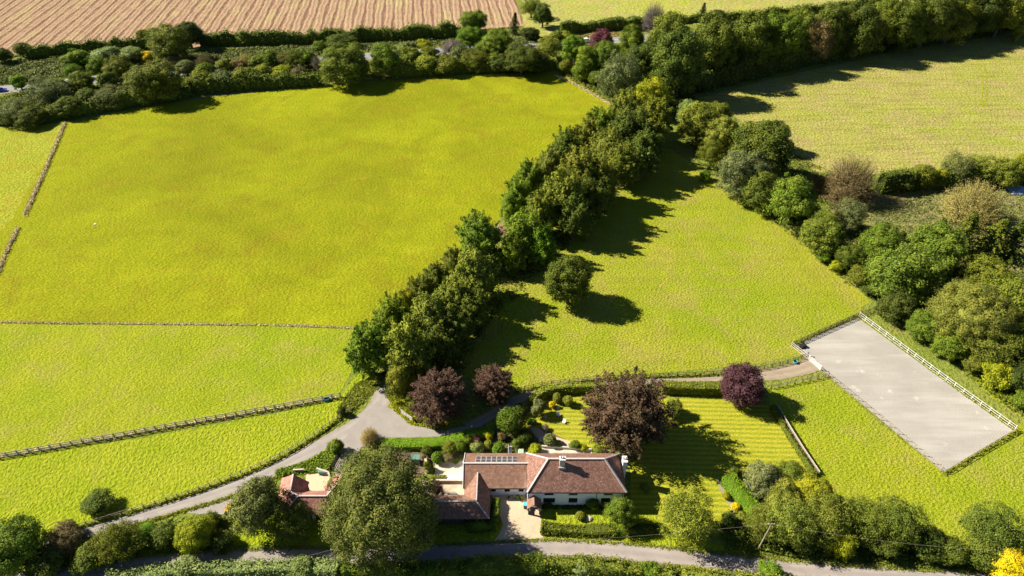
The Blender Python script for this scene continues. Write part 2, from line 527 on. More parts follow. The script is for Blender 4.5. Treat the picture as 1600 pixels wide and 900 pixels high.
sheet('far_field', [(817, -60), (1900, -60), (1700, -30), (1400, 10), (1200, 28), (1040, 42), (1000, 44), (880, 50), (860, 55), (822, 60), (815, 20)], 0.016, M['g_far'], 0.25, 4, 'far pasture beyond the main road', 'field')
sheet('scrubland', [(-200, 95), (0, 82), (240, 66), (500, 54), (812, 44), (860, 52), (880, 112), (700, 118), (560, 128), (300, 158), (100, 194), (-200, 205)], 0.004, M['g_scrub'], 0.25, 4, 'brambly strip of scrub along the main road', 'scrub')
sheet('right_paddock', [(1200, 606), (1292, 588), (1380, 665), (1474, 738), (1585, 674), (1600, 655), (1550, 620), (1470, 545), (1385, 480), (1345, 496), (1400, 470), (1700, 640), (1800, 800), (1640, 900), (1480, 880), (1300, 850), (1200, 800), (1270, 735), (1204, 640)], 0.008, M['g_paddock'], 0.25, 3, 'paddock wrapped around the riding arena', 'field')
sheet('rough_ground', [(1290, 310), (1420, 290), (1700, 285), (1700, 480), (1450, 480), (1330, 420)], 0.004, M['g_brown'], 0.3, 3, 'bare brown clearing among the trees', 'ground')
sheet('lawn', [(806, 668), (842, 628), (880, 616), (940, 612), (1030, 622), (1120, 616), (1200, 634), (1216, 652), (1266, 742), (1250, 770), (1130, 800), (1130, 835), (1000, 828), (845, 825), (845, 797), (985, 797), (985, 705), (926, 700), (890, 690), (862, 676), (846, 668), (830, 672)], 0.028, M['g_lawn'], 0.15, 2, 'mown garden lawn with light and dark stripes', 'lawn')
sheet('front_lawn', [(844, 796), (1026, 797), (1030, 830), (1250, 880), (1130, 868), (960, 853), (880, 846), (845, 838)], 0.032, M['g_verge'], 0.12, 1.5, 'front garden grass between house and lane', 'lawn')
sheet('verge', [(150, 895), (240, 868), (330, 852), (430, 852), (520, 856), (690, 852), (790, 846), (783, 812), (690, 808), (560, 800), (440, 800), (250, 825), (100, 850), (0, 890)], 0.012, M['g_verge'], 0.12, 1.5, 'shaded grass verge between the buildings and the lane', 'verge')
sheet('grass_bank', [(536, 694), (528, 712), (512, 738), (480, 742), (430, 742), (380, 765), (440, 742), (500, 712)], 0.036, M['g_lush'], 0.12, 1.5, 'weedy bank above the barn courtyard', 'bank')
sheet('drive_verge', [(604, 612), (612, 640), (640, 664), (690, 672), (720, 660), (690, 630), (640, 600)], 0.032, M['g_verge'], 0.12, 1.5, 'rough grass inside the bend of the drive', 'verge')
sheet('corner_verge', [(552, 640), (580, 612), (600, 600), (585, 575), (555, 588), (530, 622)], 0.036, M['g_verge'], 0.12, 1.5, 'yellowed grass corner beside the top of the drive', 'verge')
sheet('garden_bed', [(600, 702), (700, 690), (765, 675), (800, 660), (838, 630), (850, 650), (862, 676), (925, 700), (925, 712), (820, 712), (720, 712), (690, 716), (660, 740), (640, 760), (600, 740)], 0.024, M['soil'], 0.15, 1.5, 'dark soil of the planted beds behind the house', 'flower bed')
sheet('gravel_path', [(828, 664), (846, 672), (866, 682), (892, 690), (898, 702), (866, 702), (846, 690), (832, 678)], 0.036, M['gravel'], 0.1, 1, 'pale curved gravel path between garden beds', 'path')
sheet('back_terrace', [(845, 697), (925, 702), (925, 716), (845, 712)], 0.040, M['paving'], 0, 0, 'narrow paved terrace behind the long house', 'patio')
sheet('side_patio', [(680, 722), (697, 716), (712, 726), (726, 714), (726, 750), (680, 748)], 0.040, M['paving'], 0.05, 1, 'sunny paved patio beside the tiled wing', 'patio')
sheet('yard', [(660, 751), (727, 752), (727, 776), (660, 776)], 0.044, M['concrete'], 0, 0, 'small concrete yard enclosed by the low wing', 'yard')
sheet('gravel_drive', [(768, 772), (845, 772), (846, 836), (856, 850), (768, 850), (780, 834), (786, 820)], 0.040, M['gravel'], 0.06, 1, 'pale gravel forecourt in front of the porch', 'driveway')
sheet('courtyard', [(478, 738), (512, 737), (520, 748), (516, 766), (478, 768)], 0.040, M['sand'], 0.05, 1, 'sandy courtyard enclosed by the red barn', 'courtyard')
sheet('layby', [(288, 800), (320, 784), (380, 772), (398, 800), (330, 806)], 0.028, M['drive'], 0.15, 1, 'bare parking spot beside the drive', 'parking')
sheet('garden_path', [(1120, 745), (1132, 758), (1152, 790), (1158, 820), (1148, 826), (1146, 800), (1124, 765)], 0.036, M['track'], 0.06, 1, 'bare earth border beside the clipped hedge', 'border')

AR = [P(1340, 497), P(1240, 541), P(1474, 737), P(1583, 673)]
sheet('arena', [(p.x, p.y) for p in AR], 0.056, M['arena'], 0, 0, 'pale raked sand surface of the riding arena', 'riding arena', world=True)
ribbon('lane', [(-60, 925), (60, 903), (200, 886), (330, 875), (450, 870), (560, 868), (690, 866), (790, 860), (880, 857), (980, 863), (1100, 876), (1220, 888), (1330, 897), (1500, 908), (1650, 916)], [3.9], 0.050, M['asphalt'], 0.1, 'narrow asphalt lane past the house front', 'road', 0.03)
ribbon('drive', [(60, 865), (150, 826), (260, 793), (360, 764), (440, 728), (500, 698), (555, 668), (590, 640), (606, 600), (625, 560)], [3.2, 3.2, 3.3, 3.5, 4.2, 4.4, 3.0], 0.050, M['drive'], 0.12, 'tarmac drive curving up from the lane', 'road', 0.02)
sheet('drive_junction', [(535, 690), (556, 662), (588, 628), (612, 640), (640, 663), (690, 673), (740, 664), (760, 655), (752, 670), (706, 678), (696, 684), (600, 688), (572, 698), (545, 702), (537, 700)], 0.078, M['drive'], 0.1, 1, 'wide junction where the drive splits', 'road')
ribbon('barn_track', [(555, 690), (545, 710), (535, 735), (528, 770)], [3.6, 3.2], 0.062, M['drive'], 0.1, 'short spur leading down to the barn gate', 'road')
ribbon('farm_track', [(730, 668), (770, 648), (810, 622), (860, 604), (930, 597), (1010, 594), (1100, 592), (1180, 588), (1240, 580), (1272, 568)], [2.6, 2.6, 2.6, 2.8, 3.6, 4.5], 0.046, M['track'], 0.18, 'earth track along the paddock fence to the arena', 'track')
ribbon('main_road', [(-120, 152), (0, 141), (110, 128), (250, 115), (400, 102), (550, 90), (690, 80), (820, 71), (920, 64), (1000, 60), (1200, 46), (1500, 20)], [8.5], 0.026, M['highway'], 0.0, 'grey main road half hidden between tree belts', 'road', 0.05)


def dashes(name, px, off, z, dash, gap, w, label):
    pts = smooth([P(*p) for p in px], 3)
    vs, fs = [], []
    acc, on = 0.0, True
    for a, b in zip(pts, pts[1:]):
        d = (b - a)
        L = d.length
        d.normalize()
        s = Vector((d.y, -d.x, 0))
        t = 0.0
        while t < L - 0.01:
            seg = min(dash if gap else L - t, L - t)
            p, q = a + d * t + s * off, a + d * (t + seg) + s * off
            n = len(vs)
            for k in (p - s * w / 2, p + s * w / 2, q + s * w / 2, q - s * w / 2):
                vs.append((k.x, k.y, z))
            fs.append((n, n + 1, n + 2, n + 3))
            t += seg + gap
    me = bpy.data.meshes.new(name)
    me.from_pydata(vs, [], fs)
    return tag(link(name, me, None, M['white']), label, 'road marking', kind='structure')


MR = [(820, 71), (920, 64), (1000, 60), (1200, 46)]
dashes('road_marking', MR, 0.0, 0.085, 3.0, 4.0, 0.22, 'dashed white centre line of the main road')
dashes('road_marking', MR, 3.9, 0.06, 3.0, 0.0, 0.2, 'white edge line of the main road, house side')


ribbon('footpath', [(262, 330), (400, 307), (425, 302), (575, 278), (685, 257), (800, 237)], [0.3], 0.045, M['g_path'], 0.12, 'faint trodden path crossing the large meadow', 'path')
ribbon('wheel_track', [(1516, 84), (1530, 100), (1537, 130), (1535, 152), (1528, 168)], [0.5], 0.045, M['g_path'], 0.1, 'pale wheel track curving over the dry field, inner one', 'wheel track')
ribbon('wheel_track', [(1524, 84), (1538, 102), (1544, 130), (1541, 154), (1535, 168)], [0.5], 0.045, M['g_path'], 0.1, 'pale wheel track curving over the dry field, outer one', 'wheel track')
ribbon('wheel_track', [(1090, 330), (1150, 372), (1230, 432), (1290, 474)], [0.5], 0.045, M['g_path'], 0.15, 'faint worn line along the upper side of the sloping paddock', 'wheel track')


# stubble field with real furrows, rows running away from the camera
def plough():
    u = Vector((-0.115, 1, 0)).normalized()
    s = Vector((u.y, -u.x, 0))
    base = P(400, 62)
    per = 4.9
    vs, fs, at = [], [], []
    edge_l, edge_r = P(-260, 94), P(818, 42)
    prof = [(0.0, 0.0, 0.55), (0.3, 0.2, 0.0), (1.0, 0.28, 0.0), (1.9, 0.16, 0.25), (2.5, 0.2, 0.1), (3.2, 0.26, 0.0), (3.75, 0.12, 0.9), (4.3, 0.0, 1.0)]
    r = random.Random(3)
    i0 = int((edge_l - base).dot(s) / per) - 1
    i1 = int((edge_r - base).dot(s) / per) + 1
    cols = []
    for i in range(i0, i1):
        for off, z, fu in prof:
            cols.append((i * per + off, z, fu))
    ny = 46
    fr = []
    for j in range(ny):
        f = j / (ny - 1)
        for (o, z, fu) in cols:
            p = base + s * o
            # start of the row: along the hedge line
            k = (o - (edge_l - base).dot(s)) / ((edge_r - base).dot(s) - (edge_l - base).dot(s))
            st = (edge_l - base).dot(u) * (1 - k) + (edge_r - base).dot(u) * k
            st += -7.0 * math.sin(max(0, min(1, k)) * math.pi) + 1.0
            yy = st + f * 110
            fade = min(1.0, f * 16)
            row = round((o - 2.2) / per)
            w = 0.3 * math.sin(yy * 0.13 + row * 2.4) + 0.15 * math.sin(yy * 0.37 + row * 5.1) + r.uniform(-0.15, 0.15)
            q = p + u * yy + s * w
            vs.append((q.x, q.y, 0.03 + z * fade + r.uniform(-0.02, 0.05)))
            at.append(fu * fade * max(0.2, min(1.0, 0.75 + 0.35 * math.sin(row * 1.7 + yy * 0.06) * math.sin(row * 0.53 + 1.0) + r.uniform(-0.3, 0.3))))
    nc = len(cols)
    for j in range(ny - 1):
        for c in range(nc - 1):
            a = j * nc + c
            fs.append((a, a + 1, a + nc + 1, a + nc))
    me = bpy.data.meshes.new('stubble_field')
    me.from_pydata(vs, [], fs)
    A = me.attributes.new('furrow', 'FLOAT', 'POINT')
    A.data.foreach_set('value', at)
    tag(link('stubble_field', me, None, M['plough']), 'harvested brown stubble field with long dark rows', 'field', kind='structure')


plough()


# ------------------------------------------------------------------ foliage
def quads_mesh(name, C, N, size, tint, rg, aspect=0.62, extra=None):
    """rhombic leaf sprays: centres C, facing N"""
    n = len(C)
    T = rg.normal(size=(n, 3))
    T -= N * np.sum(T * N, 1, keepdims=True)
    T /= np.linalg.norm(T, axis=1, keepdims=True) + 1e-9
    B = np.cross(N, T)
    s = size * rg.uniform(0.6, 1.35, (n, 1)) * 0.5
    bend = N * s * 0.25
    V = np.stack([C - T * s - bend, C - B * s * aspect + T * s * 0.1, C + T * s - bend, C + B * s * aspect + T * s * 0.1], 1).reshape(-1, 3)
    if extra is not None:
        ev, ef, et = extra
        nb = len(V)
        V = np.concatenate([V, ev])
        Fc = np.concatenate([np.arange(4 * n), (np.asarray(ef) + nb).ravel()])
        nf = n + len(ef)
        tint = np.concatenate([tint, np.full(len(ef), et)])
    else:
        Fc, nf = np.arange(4 * n), n
    me = bpy.data.meshes.new(name)
    me.vertices.add(len(V))
    me.vertices.foreach_set('co', V.astype(np.float32).ravel())
    me.loops.add(4 * nf)
    me.loops.foreach_set('vertex_index', Fc.astype(np.int32))
    me.polygons.add(nf)
    me.polygons.foreach_set('loop_start', (np.arange(nf) * 4).astype(np.int32))
    A = me.attributes.new('tint', 'FLOAT', 'FACE')
    A.data.foreach_set('value', tint.astype(np.float32))
    me.update(calc_edges=True)
    me.materials.append(M['leaf'])
    return me


def core(rg, rad, zc, hz, lump=0.12, nu=14, nv=9):
    """closed heart of boughs and leaves that keeps a dense crown from being see-through"""
    ph = rg.uniform(0, 6.28, 6)
    ev, ef = [], []
    for j in range(nv + 1):
        t = math.pi * j / nv
        for i in range(nu):
            a = 2 * math.pi * i / nu
            k = 1 + lump * (math.sin(3 * a + ph[0] + 2 * t) + math.sin(5 * a + ph[1] - 3 * t)) * math.sin(t)
            ev.append((rad * k * math.sin(t) * math.cos(a), rad * k * math.sin(t) * math.sin(a), zc + hz * k * math.cos(t)))
    for j in range(nv):
        for i in range(nu):
            ef.append((j * nu + i, j * nu + (i + 1) % nu, (j + 1) * nu + (i + 1) % nu, (j + 1) * nu + i))
    return np.array(ev), ef, 0.5


def unit(n, rg):
    d = rg.normal(size=(n, 3))
    return d / np.linalg.norm(d, axis=1, keepdims=True)


def clumpy(seed, nclump, per, leaf, rclump=(0.10, 0.17), zmin=0.08, lobes=7, rough=0.14, jitter=0.36, egg=0.0, flat=0.8, ground=False, stretch=1.0, heart=0.66, skirt=0.75):
    """crown in a unit box (diameter 1, top at 1): clumps set over an uneven lobed body and in its inside"""
    rg = np.random.default_rng(seed)
    L = unit(lobes, rg)
    Cs, Rs, Out = [], [], []
    zc = (1 + zmin) / 2
    hz = (1 - zmin) / 2
    g = 0
    while len(Cs) < nclump:
        g += 1
        t = (g * 0.6180339887) % 1.0
        zz = 1 - 2 * ((g * 0.7548776662 + 0.3) % 1.0)
        d = np.array([math.sqrt(1 - zz * zz) * math.cos(6.2832 * t), math.sqrt(1 - zz * zz) * math.sin(6.2832 * t), zz]) + 0.1 * rg.normal(size=3)
        d /= np.linalg.norm(d)
        if d[2] < -0.8 and not ground:
            continue
        lob = np.max(L @ d)
        rr = 1.0 - rough * 1.5 * (1 - lob) - rough * 1.3 * rg.uniform(0, 1) ** 1.5
        rad = 0.5 * rr * (1.0 - egg * d[2])
        rc = rg.uniform(*rclump)
        inner = rg.uniform() < 0.12
        k = rg.uniform(0.35, 0.7) if inner else 1.0
        p = np.array([d[0] * (rad - rc * 0.8), d[1] * (rad - rc * 0.8), d[2] * (hz * rr - rc * 0.8)]) * k
        if d[2] < 0:
            hl = math.hypot(d[0], d[1]) + 1e-6
            p[:2] *= (hl * (1 - skirt) + skirt) / hl if hl > 0.25 else 1.0
        Cs.append(p + np.array([0, 0, zc]))
        Rs.append(rc)
        Out.append(d)
    Cs, Rs, Out = np.array(Cs), np.array(Rs), np.array(Out)
    tint_c = rg.uniform(0, 1, nclump)
    P_, N_, T_ = [], [], []
    for c, r, o, tc in zip(Cs, Rs, Out, tint_c):
        n = int(per * (r / rclump[1]) ** 2)
        d = unit(n * 2, rg)
        keep = (d @ o + d[:, 2] * 0.6) > -0.45
        d = d[keep][:n]
        rad = r * rg.uniform(0.62, 1.0, (len(d), 1)) * (1 + 0.22 * rg.normal(size=(len(d), 1)))
        p = c + d * rad * np.array([1, 1, flat]) + o * rad * (stretch - 1)
        nn = d + 0.35 * o + np.array([0, 0, 0.35]) + jitter * rg.normal(size=d.shape)
        nn /= np.linalg.norm(nn, axis=1, keepdims=True)
        P_.append(p); N_.append(nn); T_.append(np.full(len(d), tc))
    if heart:
        d = unit(1800, rg)
        nn = d + 0.9 * rg.normal(size=d.shape) + np.array([0, 0, 0.3])
        P_.append(d * np.array([0.5, 0.5, hz]) * heart * rg.uniform(0.95, 1.16, (len(d), 1)) + np.array([0, 0, zc]))
        N_.append(nn / np.linalg.norm(nn, axis=1, keepdims=True))
        T_.append(rg.uniform(0.1, 0.7, len(d)))
    P_, N_, T_ = np.concatenate(P_), np.concatenate(N_), np.concatenate(T_)
    P_[:, 2] = np.maximum(P_[:, 2], 0.01)
    # fit the unit box
    r = np.percentile(np.linalg.norm(P_[:, :2], axis=1), 97)
    P_[:, :2] *= 0.5 / r
    P_[:, 2] *= 1.0 / np.percentile(P_[:, 2], 99.6)
    return quads_mesh('crown_mesh', P_, N_, leaf, T_, rg, 0.62, core(rg, 0.5 * heart, zc, hz * heart) if heart else None)


def spiky(seed, nb, per, leaf, zmin=0.06, egg=0.12, spread=0.055, up=0.35, inner=0.35):
    """crown of many leafy branches that point out and up, so the outline is tufted"""
    rg = np.random.default_rng(seed)
    P_, N_, T_ = [], [], []
    zc, hz = zmin + (1 - zmin) * 0.46, (1 - zmin) * 0.54
    for b in range(nb):
        d = unit(1, rg)[0]
        if d[2] < -0.8:
            d[2] = abs(d[2]) * 0.3
        ln = rg.uniform(0.66, 1.12)
        tip = np.array([d[0] * 0.5 * (1 - egg * d[2]) * ln, d[1] * 0.5 * (1 - egg * d[2]) * ln, d[2] * hz * ln + up * 0.08])
        root = tip * rg.uniform(0.2, inner + 0.2) - np.array([0, 0, 0.09])
        ax = (tip - root)
        t = rg.beta(1.6, 1.1, per)
        w = spread * (0.55 + 0.9 * np.sin(np.clip(t * 1.05, 0, 1) * math.pi)) * (1 - 0.5 * t)
        p = root + ax * t[:, None] + rg.normal(size=(per, 3)) * w[:, None]
        p += np.array([0, 0, 0.03]) * np.sin(t * math.pi)[:, None]
        a = ax / np.linalg.norm(ax)
        off = p - (root + ax * t[:, None])
        off /= np.linalg.norm(off, axis=1, keepdims=True) + 1e-9
        nn = off * 0.7 + a * 0.35 + np.array([0, 0, 0.55]) + 0.5 * rg.normal(size=p.shape)
        nn /= np.linalg.norm(nn, axis=1, keepdims=True)
        P_.append(p + np.array([0, 0, zc])); N_.append(nn); T_.append(np.full(per, rg.uniform()))
    d = unit(1800, rg)
    nn = d + 0.9 * rg.normal(size=d.shape) + np.array([0, 0, 0.3])
    P_.append(d * np.array([0.31, 0.31, hz * 0.62]) * rg.uniform(0.95, 1.2, (len(d), 1)) + np.array([0, 0, zc]))
    N_.append(nn / np.linalg.norm(nn, axis=1, keepdims=True))
    T_.append(rg.uniform(0.1, 0.7, len(d)))
    P_, N_, T_ = np.concatenate(P_), np.concatenate(N_), np.concatenate(T_)
    P_[:, 2] = np.maximum(P_[:, 2], 0.02)
    r = np.percentile(np.linalg.norm(P_[:, :2], axis=1), 97)
    P_[:, :2] *= 0.5 / r
    P_[:, 2] *= 1.0 / np.percentile(P_[:, 2], 99.7)
    return quads_mesh('crown_mesh', P_, N_, leaf, T_, rg, 0.55, core(rg, 0.31, zc, hz * 0.62))


def conifer(seed, leaf):
    rg = np.random.default_rng(seed)
    P_, N_, T_ = [], [], []
    for lev in range(15):
        z = 0.06 + lev / 15 * 0.9
        rad = 0.5 * (1 - z) ** 0.8 * rg.uniform(0.85, 1.1) + 0.02
        nb = int(5 + 7 * (1 - z))
        for b in range(nb):
            a = 2 * math.pi * (b + rg.uniform(-0.3, 0.3)) / nb + lev
            ln = rad * rg.uniform(0.75, 1.15)
            n = 46
            t = rg.uniform(0.05, 1, n)
            w = 0.045 * (1 - 0.75 * t)
            s = rg.normal(size=n) * w
            x = ln * t * math.cos(a) - s * math.sin(a)
            y = ln * t * math.sin(a) + s * math.cos(a)
            zz = z + 0.05 * np.sin(t * 2.2) - 0.07 * t ** 2 - np.abs(s) * 0.5
            P_.append(np.stack([x, y, zz], 1))
            nn = np.array([math.cos(a) * 0.3, math.sin(a) * 0.3, 1.0]) + 0.4 * rg.normal(size=(n, 3))
            N_.append(nn / np.linalg.norm(nn, axis=1, keepdims=True))
            T_.append(np.full(n, rg.uniform()))
    return quads_mesh('crown_mesh', np.concatenate(P_), np.concatenate(N_), leaf, np.concatenate(T_), rg, 0.45)


def twiggy(seed, nb, leaf):
    """thin leaved crown of fine upswept twigs"""
    rg = np.random.default_rng(seed)
    ev, ef = [], []
    P_, N_, T_ = [], [], []
    for b in range(nb):
        d = unit(1, rg)[0]
        d[2] = abs(d[2]) * 0.9 + 0.08
        ln = rg.uniform(0.75, 1.05)
        tip = np.array([d[0] * 0.5, d[1] * 0.5, d[2]]) * ln
        root = tip * rg.uniform(0.15, 0.6) * np.array([1, 1, 0.8])
        s = np.cross(tip - root, rg.normal(size=3))
        s = s / (np.linalg.norm(s) + 1e-9) * 0.0045
        n = len(ev)
        ev += [root - s, root + s, tip + s * 0.3, tip - s * 0.3]
        ef.append((n, n + 1, n + 2, n + 3))
        m = 34
        t = rg.uniform(0.35, 1.05, m)
        p = root + (tip - root) * t[:, None] + rg.normal(size=(m, 3)) * 0.022
        nn = d + 0.7 * rg.normal(size=(m, 3)) + np.array([0, 0, 0.4])
        P_.append(p); N_.append(nn / np.linalg.norm(nn, axis=1, keepdims=True)); T_.append(np.full(m, rg.uniform()))
    return quads_mesh('crown_mesh', np.concatenate(P_), np.concatenate(N_), leaf, np.concatenate(T_), rg, 0.5, (np.array(ev), ef, 0.2))


def trunk_mesh(seed, hgt=0.75, r=0.03, limbs=6):
    rg = random.Random(seed)
    m = MB()
    m.tube([(0, 0, -0.01), (0.005, 0, hgt * 0.3), (-0.01, 0.01, hgt * 0.65), (0.01, 0, hgt)], [r * 1.5, r, r * 0.7, r * 0.2], 8)
    for i in range(limbs):
        a = 2 * math.pi * i / limbs + rg.uniform(-0.4, 0.4)
        z = hgt * rg.uniform(0.25, 0.6)
        e = rg.uniform(0.24, 0.38)
        m.tube([(0, 0, z), (math.cos(a) * e * 0.5, math.sin(a) * e * 0.5, z + 0.12), (math.cos(a) * e, math.sin(a) * e, z + rg.uniform(0.15, 0.35))], [r * 0.6, r * 0.4, r * 0.1], 6)
    me = m.mesh('trunk_mesh')
    me.materials.append(M['bark'])
    return me


PROTO = {
    'oak': [clumpy(11 + i, 120, 340, 0.030, (0.07, 0.13), 0.0, 8, 0.26, heart=0.58) for i in range(6)],
    'bigoak': [clumpy(90, 300, 320, 0.0165, (0.045, 0.085), 0.0, 10, 0.2, heart=0.6, skirt=0.3)],
    'round': [clumpy(21 + i, 100, 290, 0.033, (0.07, 0.13), 0.0, 6, 0.2, heart=0.62) for i in range(5)],
    'tall': [clumpy(31 + i, 110, 300, 0.03, (0.06, 0.13), 0.0, 9, 0.3, egg=0.16, heart=0.52) for i in range(4)],
    'spiky': [spiky(41 + i, 105, 210, 0.038, spread=0.05) for i in range(5)],
    'beech': [spiky(51 + i, 330, 160, 0.024, 0.02, 0.1, 0.034, up=0.6) for i in range(3)],
    'bush': [clumpy(61 + i, 60, 190, 0.05, (0.08, 0.16), 0.0, 6, 0.26, ground=True, heart=0.58) for i in range(4)],
    'ball': [clumpy(71, 110, 120, 0.05, (0.07, 0.09), 0.0, 3, 0.02, 0.35, ground=True, heart=0.8, skirt=0.2)],
    'airy': [clumpy(81 + i, 190, 135, 0.027, (0.045, 0.11), 0.0, 9, 0.3, 0.6, heart=0.5) for i in range(5)],
    'conifer': [conifer(5, 0.05), conifer(6, 0.05)],
    'twig': [twiggy(7, 800, 0.017), twiggy(8, 800, 0.017)],
}
TRUNKS = [trunk_mesh(i) for i in range(3)]
LOWKINDS = ('bush', 'ball', 'twig')

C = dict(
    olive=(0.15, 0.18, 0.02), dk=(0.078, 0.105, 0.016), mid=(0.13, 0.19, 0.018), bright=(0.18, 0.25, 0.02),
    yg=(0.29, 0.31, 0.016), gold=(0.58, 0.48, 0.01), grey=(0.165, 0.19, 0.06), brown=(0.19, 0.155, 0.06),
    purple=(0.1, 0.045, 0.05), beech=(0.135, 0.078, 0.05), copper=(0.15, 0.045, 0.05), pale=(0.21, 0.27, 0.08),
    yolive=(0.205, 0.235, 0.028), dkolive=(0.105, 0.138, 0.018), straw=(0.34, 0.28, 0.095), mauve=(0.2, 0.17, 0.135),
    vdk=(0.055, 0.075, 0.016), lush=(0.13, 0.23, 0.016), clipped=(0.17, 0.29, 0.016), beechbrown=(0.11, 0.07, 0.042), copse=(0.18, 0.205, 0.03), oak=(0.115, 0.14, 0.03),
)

KINDNAME = dict(oak='tree', bigoak='tree', round='tree', tall='tree', spiky='tree', beech='tree', bush='shrub', ball='shrub', airy='tree', conifer='conifer', twig='shrub')
_i = 0


def plant(kind, x, yc, w, k, col, label, group=None, name=None, cat=None):
    """a tree or shrub whose crown is seen centred on photo pixel x, yc and w pixels wide; k = height / width"""
    global _i
    _i += 1
    r = random.Random(_i * 17 + 3)
    zc = 5.0
    for _ in range(5):
        p = P(x, yc, zc)
        wm = w * mpp(p)
        zc = wm * k * (0.5 if kind in LOWKINDS else 0.53)
    protos = PROTO[kind]
    root = empty(name or KINDNAME[kind], (p.x, p.y, 0), 0)
    tag(root, label, cat or ('tree' if KINDNAME[kind] != 'shrub' else 'shrub'), group)
    c = link('crown', protos[_i % len(protos)], root)
    hs = wm * k
    c.scale = (wm * r.uniform(0.93, 1.07), wm * r.uniform(0.93, 1.07), hs)
    c.rotation_euler = (r.uniform(-0.07, 0.07), r.uniform(-0.07, 0.07), r.uniform(0, 6.28))
    b = C[col]
    v = r.uniform(0.88, 1.12)
    c.color = (b[0] * v * r.uniform(0.93, 1.07), b[1] * v, b[2] * v * r.uniform(0.85, 1.15), 1)
    if kind not in ('ball',) and (kind not in LOWKINDS or w > 26):
        t = link('trunk', TRUNKS[_i % 3], root)
        t.scale = (wm, wm, hs)
        t.rotation_euler = (0, 0, r.uniform(0, 6.28))
    return root

G_SCRUB = 'trees and bushes of the scrub strip along the main road'
G_ROAD = 'trees of the dark belt along the main road'
G_AV1 = 'trees of the avenue row on the meadow side'
G_AV2 = 'trees of the avenue row on the paddock side'
G_RH = 'trees of the hedgerow between the two right paddocks'
G_WOOD = 'trees of the copse beside the riding arena'
G_LANE = 'trees and bushes along the lane'
G_GARDEN = 'garden shrubs behind the house'
G_BEECH = 'purple leaved trees around the garden'

